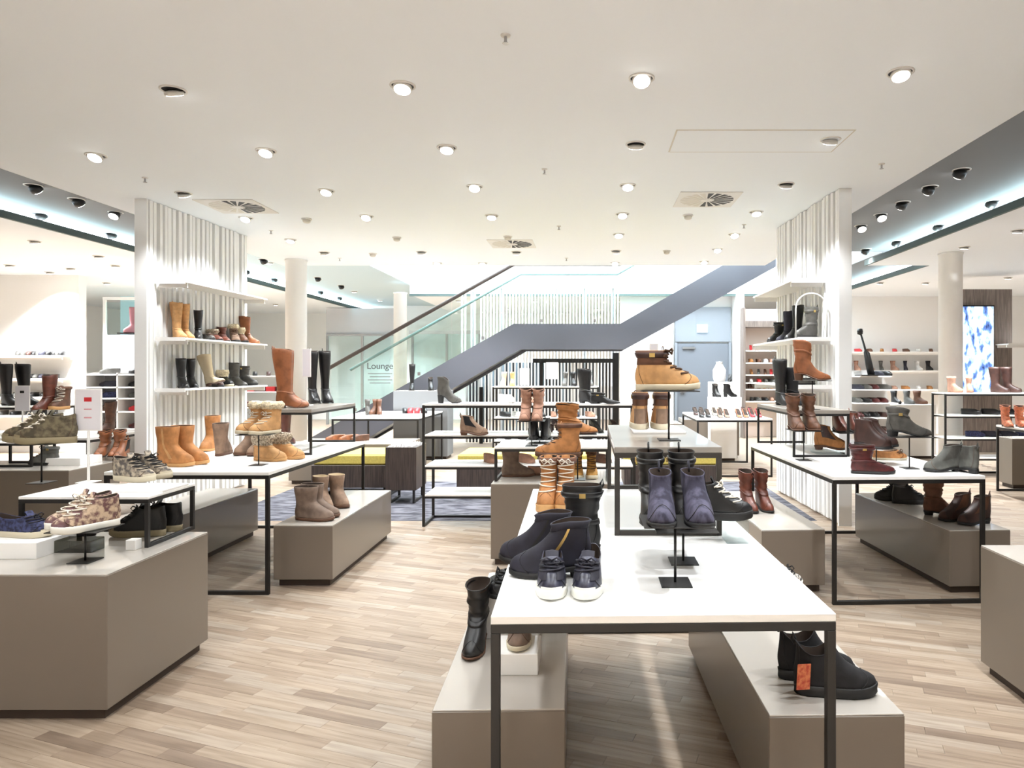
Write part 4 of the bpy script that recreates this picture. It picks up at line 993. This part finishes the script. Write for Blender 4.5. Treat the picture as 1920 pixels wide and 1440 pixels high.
# rack under the landing
rack((-.72, 11.6), 1.75, .4, (.4, .78, 1.29), 'low black framed rack with white shelves below the stair landing')
far_row('far_boot', -1.5, -1.22, 11.6, 1.29, 2, ['lining_pale', 'tan_light'], 'short boot on the rack below the stair landing', -90, 5)
for i, x in enumerate((-1.08, -.62)):
    card_stand((x, 11.55, 1.29), .16+.04*i, .28, .02+.1*i, 'white sign card on the rack below the stairs, %s one' % ('shorter', 'taller')[i], 'card_white', lines=('card',))
far_row('far_boot', -.5, .1, 11.6, 1.29, 4, ['black', 'brown', 'black', 'grey_leather'], 'boot beside the sign cards below the stair landing', -90, 40)
far_row('far_low', -1.5, .1, 11.6, .78, 8, MIX, 'small shoe on middle shelf below the stair landing', -60)
far_row('far_low', -1.5, .1, 11.6, .4, 6, DARK, 'shoe on bottom shelf below the stair landing', -60)
# shoes on the table by the stair foot
far_row('far_boot', -3.6, -3.3, 11.1, .85, 3, ['choc', 'grey_leather', 'brown'], 'boot on the table by stair foot', -80)
far_row('far_low', -3.1, -2.65, 11.4, .85, 4, ['dark_red', 'black', 'pink', 'red'], 'shoe on the table by stair foot', -80)
far_row('far_low', -3.7, -3.2, 9.9, .55, 3, ['cognac', 'brown'], 'shoe on the plinth behind tan boots', -130)
shoe('tall', (-3.15, 12.3, 1.2), -80, 'black', 'sole_black', 'tall black boot on the grey pedestal below the stairs', 1.0)
shoe('heelboot', (-2.8, 12.25, 1.2), -70, 'black', 'sole_black', 'short black heeled boot on the grey pedestal', 1.1)
# rack shelves
far_row('far_low', -1.2, .3, 7.1, .61, 4, ['brown', 'black', 'rose_suede'], 'small shoe on third shelf of middle rack', -60)
far_row('far_heel', -.4, .35, 7.1, .915, 4, ['black', 'dark_red', 'choc'], 'small heel on second shelf of middle rack', -50)
far_row('far_low', -1.0, -.5, 7.15, 1.22, 2, ['rose_suede', 'white_shoe'], 'small shoe on top of middle rack', -60)
# heels on the table right of stairs
for k, (x, y, c_, nm) in enumerate(((1.72, 10.35, 'black', 'black'), (1.72, 10.9, 'choc', 'dark brown'), (2.0, 10.35, 'rose_suede', 'nude'), (2.0, 10.8, 'lining_pale', 'cream'), (2.28, 10.35, 'coral', 'coral'), (2.5, 10.45, 'red', 'red'), (2.5, 10.95, 'dark_red', 'wine red'))):
    for s in (-1, 1): shoe('pump', (x+s*.05, y, .85), -80, c_, 'sole_black', '%s high heel shoe on the table right of stairs, %s' % (nm, 'left one' if s < 0 else 'right one'))
frame_table('table_riser', (2.2, 11.3), .5, .3, 1.12, 0, 'white framed riser with black heels on the high heel table', .85, 'white_paint', 'white_paint', .018, .014, cat='riser')
for k, x in enumerate((2.08, 2.3)): shoe('heelboot', (x, 11.3, 1.12), -70+k*90, 'black', 'sole_black', 'black heeled ankle boot on white riser, %s' % ('left one', 'right one')[k])
tag(MB().lathe([(0, 0), (.09, .0), (.11, .06), (.115, .2), (.07, .28), (.05, .33), (.065, .345), (0, .35)], 18, (2.25, 12.0, 1.358)).build('jar', 'card_white', smooth=True), 'pale rounded jar near the grey door', 'jar')
plinth((2.3, 12.0), .45, .28, 1.356, 0, 'narrow white pedestal under the pale jar', m='white_paint', top='white_paint')
far_row('far_heel', 2.42, 2.48, 12.0, 1.356, 1, ['black'], 'high heel beside the pale jar')
# items on the orange boot table
far_row('far_low', 5.5, 6.2, 8.8, .85, 3, ['coral', 'white_shoe', 'black'], 'small shoe behind the orange brown boots', -60)

# ------------------------------------------------------------------ ceiling fixtures
def downlight(px, py, z, label, on=True, tilt=0, r=.082, dark=False, watt=1.0, rot=0):
    Y = F*(z-H)/(HY-py); p = Vector(((px-CX)/F*Y, Y, z))
    t = thing('spotlight' if dark else 'downlight', p, rot, label, 'light', 'dark recess spotlights' if dark else 'ceiling downlights')
    mk('trim_ring', cached(('ring', r), lambda: MB().loft([[(a*math.cos(2*PI*k/24), a*math.sin(2*PI*k/24), b) for k in range(24)] for a, b in ((r, 0), (r, -.006), (r*.86, -.009), (r*.84, -.001))], False, False).mesh('trim_ring', True)), 'trim', t)
    mk('recess', cached(('rec', r), lambda: MB().lathe([(r*.85, -.0015), (r*.85, -.0025)], 24).mesh('recess')), 'dark_hole', t)
    hd = mk('lamp_head', cached(('head', r, dark), lambda: MB().lathe([(r*.3, .0), (r*.72, -.012), (r*.74, -.03), (r*.66, -.034)] if not dark else [(r*.4, 0), (r*.7, -.02), (r*.72, -.075), (r*.6, -.08)], 20).mesh('lamp_head', True)), 'black_metal' if dark else 'trim', t)
    hd.rotation_euler = (tilt, 0, 0)
    zz = -.0345 if not dark else -.0805
    ln = mk('lens', cached(('lens', r, dark), lambda: MB().lathe([(r*.62, zz), (r*.62, zz-.002)], 20).mesh('lens')), 'lens' if on else 'lens_off', hd)
    if on and watt:
        l = bpy.data.lights.new('lamp', 'SPOT'); l.energy = SPOT_W*watt; l.spot_size = math.radians(112); l.spot_blend = .6; l.shadow_soft_size = .05; l.color = (.95, .98, 1)
        lo_ = bpy.data.objects.new('lamp', l); COL.objects.link(lo_); lo_.location = p+Vector((0, 0, -.075))
ROWS = [('nearest row', [(325, 168, 0), (755, 160, 1), (1203, 146, 1), (1688, 135, 1)]),
        ('second row', [(180, 291, 1), (499, 282, 1), (838, 276, 1), (1192, 270, 0), (1557, 261, 0)]),
        ('third row', [(344, 362, 0), (612, 357, 1), (890, 349, 1), (1177, 347, 1), (1474, 345, 0)]),
        ('fourth row', [(461, 408, 1), (687, 405, 1), (922, 404, 1), (1167, 401, 1), (1418, 397, 1)]),
        ('fifth row', [(545, 449, 1), (1160, 439, 1), (1377, 439, 1)]),
        ('sixth row', [(608, 473, 0), (790, 472, 0), (968, 472, 0), (1155, 470, 0), (1345, 467, 1)]),
        ('farthest row', [(820, 493, 1), (905, 493, 1), (1153, 492, 1), (1320, 490, 1)])]
ORD = ['first', 'second', 'third', 'fourth', 'fifth', 'sixth', 'seventh', 'eighth', 'ninth', 'tenth', 'eleventh', 'twelfth']
for rn, L_ in ROWS:
    for i, (px, py, on) in enumerate(L_):
        downlight(px, py, ZC, 'round ceiling downlight, %s from left in the %s' % (ORD[i], rn), True, watt={'nearest row': .45, 'second row': .65, 'third row': 1.0, 'fourth row': 1.4}.get(rn, 1.6)*(1.7 if px > 1450 else 1), tilt=random.choice((-.3, -.4, -.5)) if on else .5)
for i, (px, py) in enumerate([(62, 347), (73, 400), (143, 373), (206, 437), (217, 398), (460, 507), (493, 486), (513, 522), (595, 520), (600, 546), (639, 535), (636, 557)]):
    downlight(px, py, ZC+.24, 'dark tilted spotlight in left grey recess, %s from left' % ORD[i], True, -.6 if px == 217 else .9, .09, True, .5)
for i, (px, py) in enumerate([(1614, 423), (1624, 467), (1651, 402), (1682, 452), (1693, 379), (1744, 350), (1761, 422), (1803, 318), (1862, 377)]):
    downlight(px, py, ZC+.24, 'dark tilted spotlight in right grey recess, %s from left' % ORD[i], True, -.6 if px in (1614, 1651) else .9, .09, True, .5)
for i, (px, py) in enumerate([(18, 497), (65, 452), (93, 510), (132, 503), (185, 480), (200, 530)]):
    downlight(px, py, ZC, 'downlight in the far left white ceiling, %s from left' % ORD[i], True, .2, watt=5)
for i, (px, py) in enumerate([(1650, 530), (1735, 530), (1808, 463), (1908, 432), (1890, 520)]):
    downlight(px, py, ZC, 'downlight in the far right white ceiling, %s from left' % ORD[i], True, .2, watt=4)
for i, (x, y) in enumerate([(-3.4, 18), (-1.4, 18), (.8, 18), (2.9, 18), (5.0, 18), (-2.4, 20.3), (.2, 20.3), (2.8, 20.3)]):  # lamps added to brighten the area behind the stairs
    downlight(CX+F*x/y, HY-F*(ZC-H)/y, ZC, 'added downlight in the white ceiling beyond the atrium, %s' % ORD[i], True, .1, watt=2.2 if x < 0 else .9)
for i, (x, y) in enumerate([(-6.1, 13.2), (-6.1, 15.6), (-6.1, 18), (-6.1, 20.2), (-5.0, 18.6)]):  # extra lamps added to light the lounge side, where daylight falls
    downlight(CX+F*x/y, HY-F*(ZC+.24-H)/y, ZC+.24, 'added downlight in the far left grey recess, %s' % ORD[i], True, .1, .09, watt=3)
for i, (x, y) in enumerate([(-8.2, 9), (-8.2, 12), (-8.2, 15.5), (-8.6, 19)]):
    downlight(CX+F*x/y, HY-F*(ZC-H)/y, ZC, 'downlight in white left ceiling behind the slatted wall, %s' % ORD[i], True, .1, watt=3.5)
# unseen lamps added along the downlight grid; rear rows boosted to brighten the ceiling
for y in (3.13, 1.93, .73, -.47, -1.67):
    for x in (-4.1, -2.6, -1.15, .33, 1.9):
        if y > 3 and x < -3: continue
        l = bpy.data.lights.new('lamp', 'SPOT'); l.energy = SPOT_W*(.38 if y > 1 else .28 if y > 0 else 3.5)*(2.8 if x > 1.5 and y > 1 else 1); l.spot_size = math.radians(112 if y > 0 else 76); l.spot_blend = .6; l.shadow_soft_size = .05; l.color = (.95, .98, 1)
        lo_ = bpy.data.objects.new('lamp', l); COL.objects.link(lo_); lo_.location = (x, y, ZC-.075)
def sprinkler(px, py, label):
    Y = F*(ZC-H)/(HY-py); p = ((px-CX)/F*Y, Y, ZC)
    t = thing('sprinkler', p, 0, label, 'sprinkler', 'ceiling sprinklers')
    mk('rosette', cached('ros', lambda: MB().lathe([(.028, 0), (.026, -.006), (.012, -.008)], 14).mesh('rosette', True)), 'trim', t)
    mk('stem', cached('stm', lambda: MB().lathe([(.008, -.006), (.008, -.04), (.005, -.042)], 8).mesh('stem')), 'steel', t)
    mk('deflector', cached('dfl', lambda: MB().lathe([(.016, -.042), (.018, -.046), (.004, -.047)], 12).mesh('deflector')), 'steel', t)
for i, (px, py) in enumerate([(948, 66), (272, 333), (1653, 307), (1021, 317), (508, 432), (1395, 421), (1048, 424), (637, 484), (1062, 484)]):
    sprinkler(px, py, 'small ceiling sprinkler ' + ['nearest the camera', 'above the left slatted wall', 'near the right ceiling edge', 'in the middle of ceiling', 'beside the left air vent', 'near the right slatted wall top', 'ahead of the far air vent', 'above the first column', 'at the back ceiling edge'][i])
def detector(px, py, label):
    Y = F*(ZC-H)/(HY-py); t = thing('smoke_detector', ((px-CX)/F*Y, Y, ZC), 0, label, 'detector', 'ceiling detectors')
    mk('base_plate', cached('dtb', lambda: MB().lathe([(.06, 0), (.06, -.014)], 18).mesh('base_plate')), 'trim', t)
    mk('sensor_dome', cached('dtd', lambda: MB().lathe([(.046, -.014), (.044, -.04), (.03, -.052), (0, -.054)], 18).mesh('sensor_dome', True)), 'detector', t)
for px, py, l in ((575, 410, 'left of the far air vent'), (744, 445, 'above the staircase rail'), (952, 443, 'touching the far air vent'), (699, 475, 'above the blue recess'), (1250, 470, 'above the upper stair flight'), (1290, 403, 'below the right air vent')):
    detector(px, py, 'round grey smoke detector ' + l)
def vent(px, py, label):
    Y = F*(ZC-H)/(HY-py); t = thing('air_vent', ((px-CX)/F*Y, Y, ZC), 0, label, 'vent', 'ceiling air vents')
    part_box('vent_plate', (0, 0, -.008), (.64, .64, .008), 'trim', t, .002)
    for k in range(20):
        a = 2*PI*k/20
        o = mk('blade_slot', cached('slot', lambda: MB().add([(.08, -.008, -.0095), (.28, -.03, -.0095), (.28, .03, -.0095), (.08, .008, -.0095), (.08, -.008, -.008), (.28, -.03, -.008), (.28, .03, -.008), (.08, .008, -.008)], [(0,3,2,1),(0,1,5,4),(1,2,6,5),(2,3,7,6),(3,0,4,7)]).mesh('blade_slot')), 'dark_hole' if math.cos(a) > -.3 else 'detector', t)
        o.rotation_euler = (0, 0, a)
    mk('hub', cached('hub', lambda: MB().lathe([(.07, -.008), (.06, -.013), (0, -.014)], 16).mesh('hub', True)), 'trim', t)
vent(445, 387, 'square swirl air vent above the left slatted wall'); vent(1325, 374, 'square swirl air vent near the right slatted wall'); vent(960, 457, 'square swirl air vent above the staircase')
h0 = at(1268, 243, ZC); h1 = at(1380, 285, ZC)
hh = thing('access_hatch', (h0.x+.68, (h0.y+h1.y)/2, ZC), 0, 'flush rectangular access hatch in the ceiling', 'hatch'); hd_ = abs(h1.y-h0.y)
part_box('hatch_frame', (0, 0, -.002), (1.36, hd_, .002), 'detector', hh)
part_box('hatch_panel', (0, 0, -.004), (1.335, hd_-.03, .002), 'ceil', hh)

build_planks()
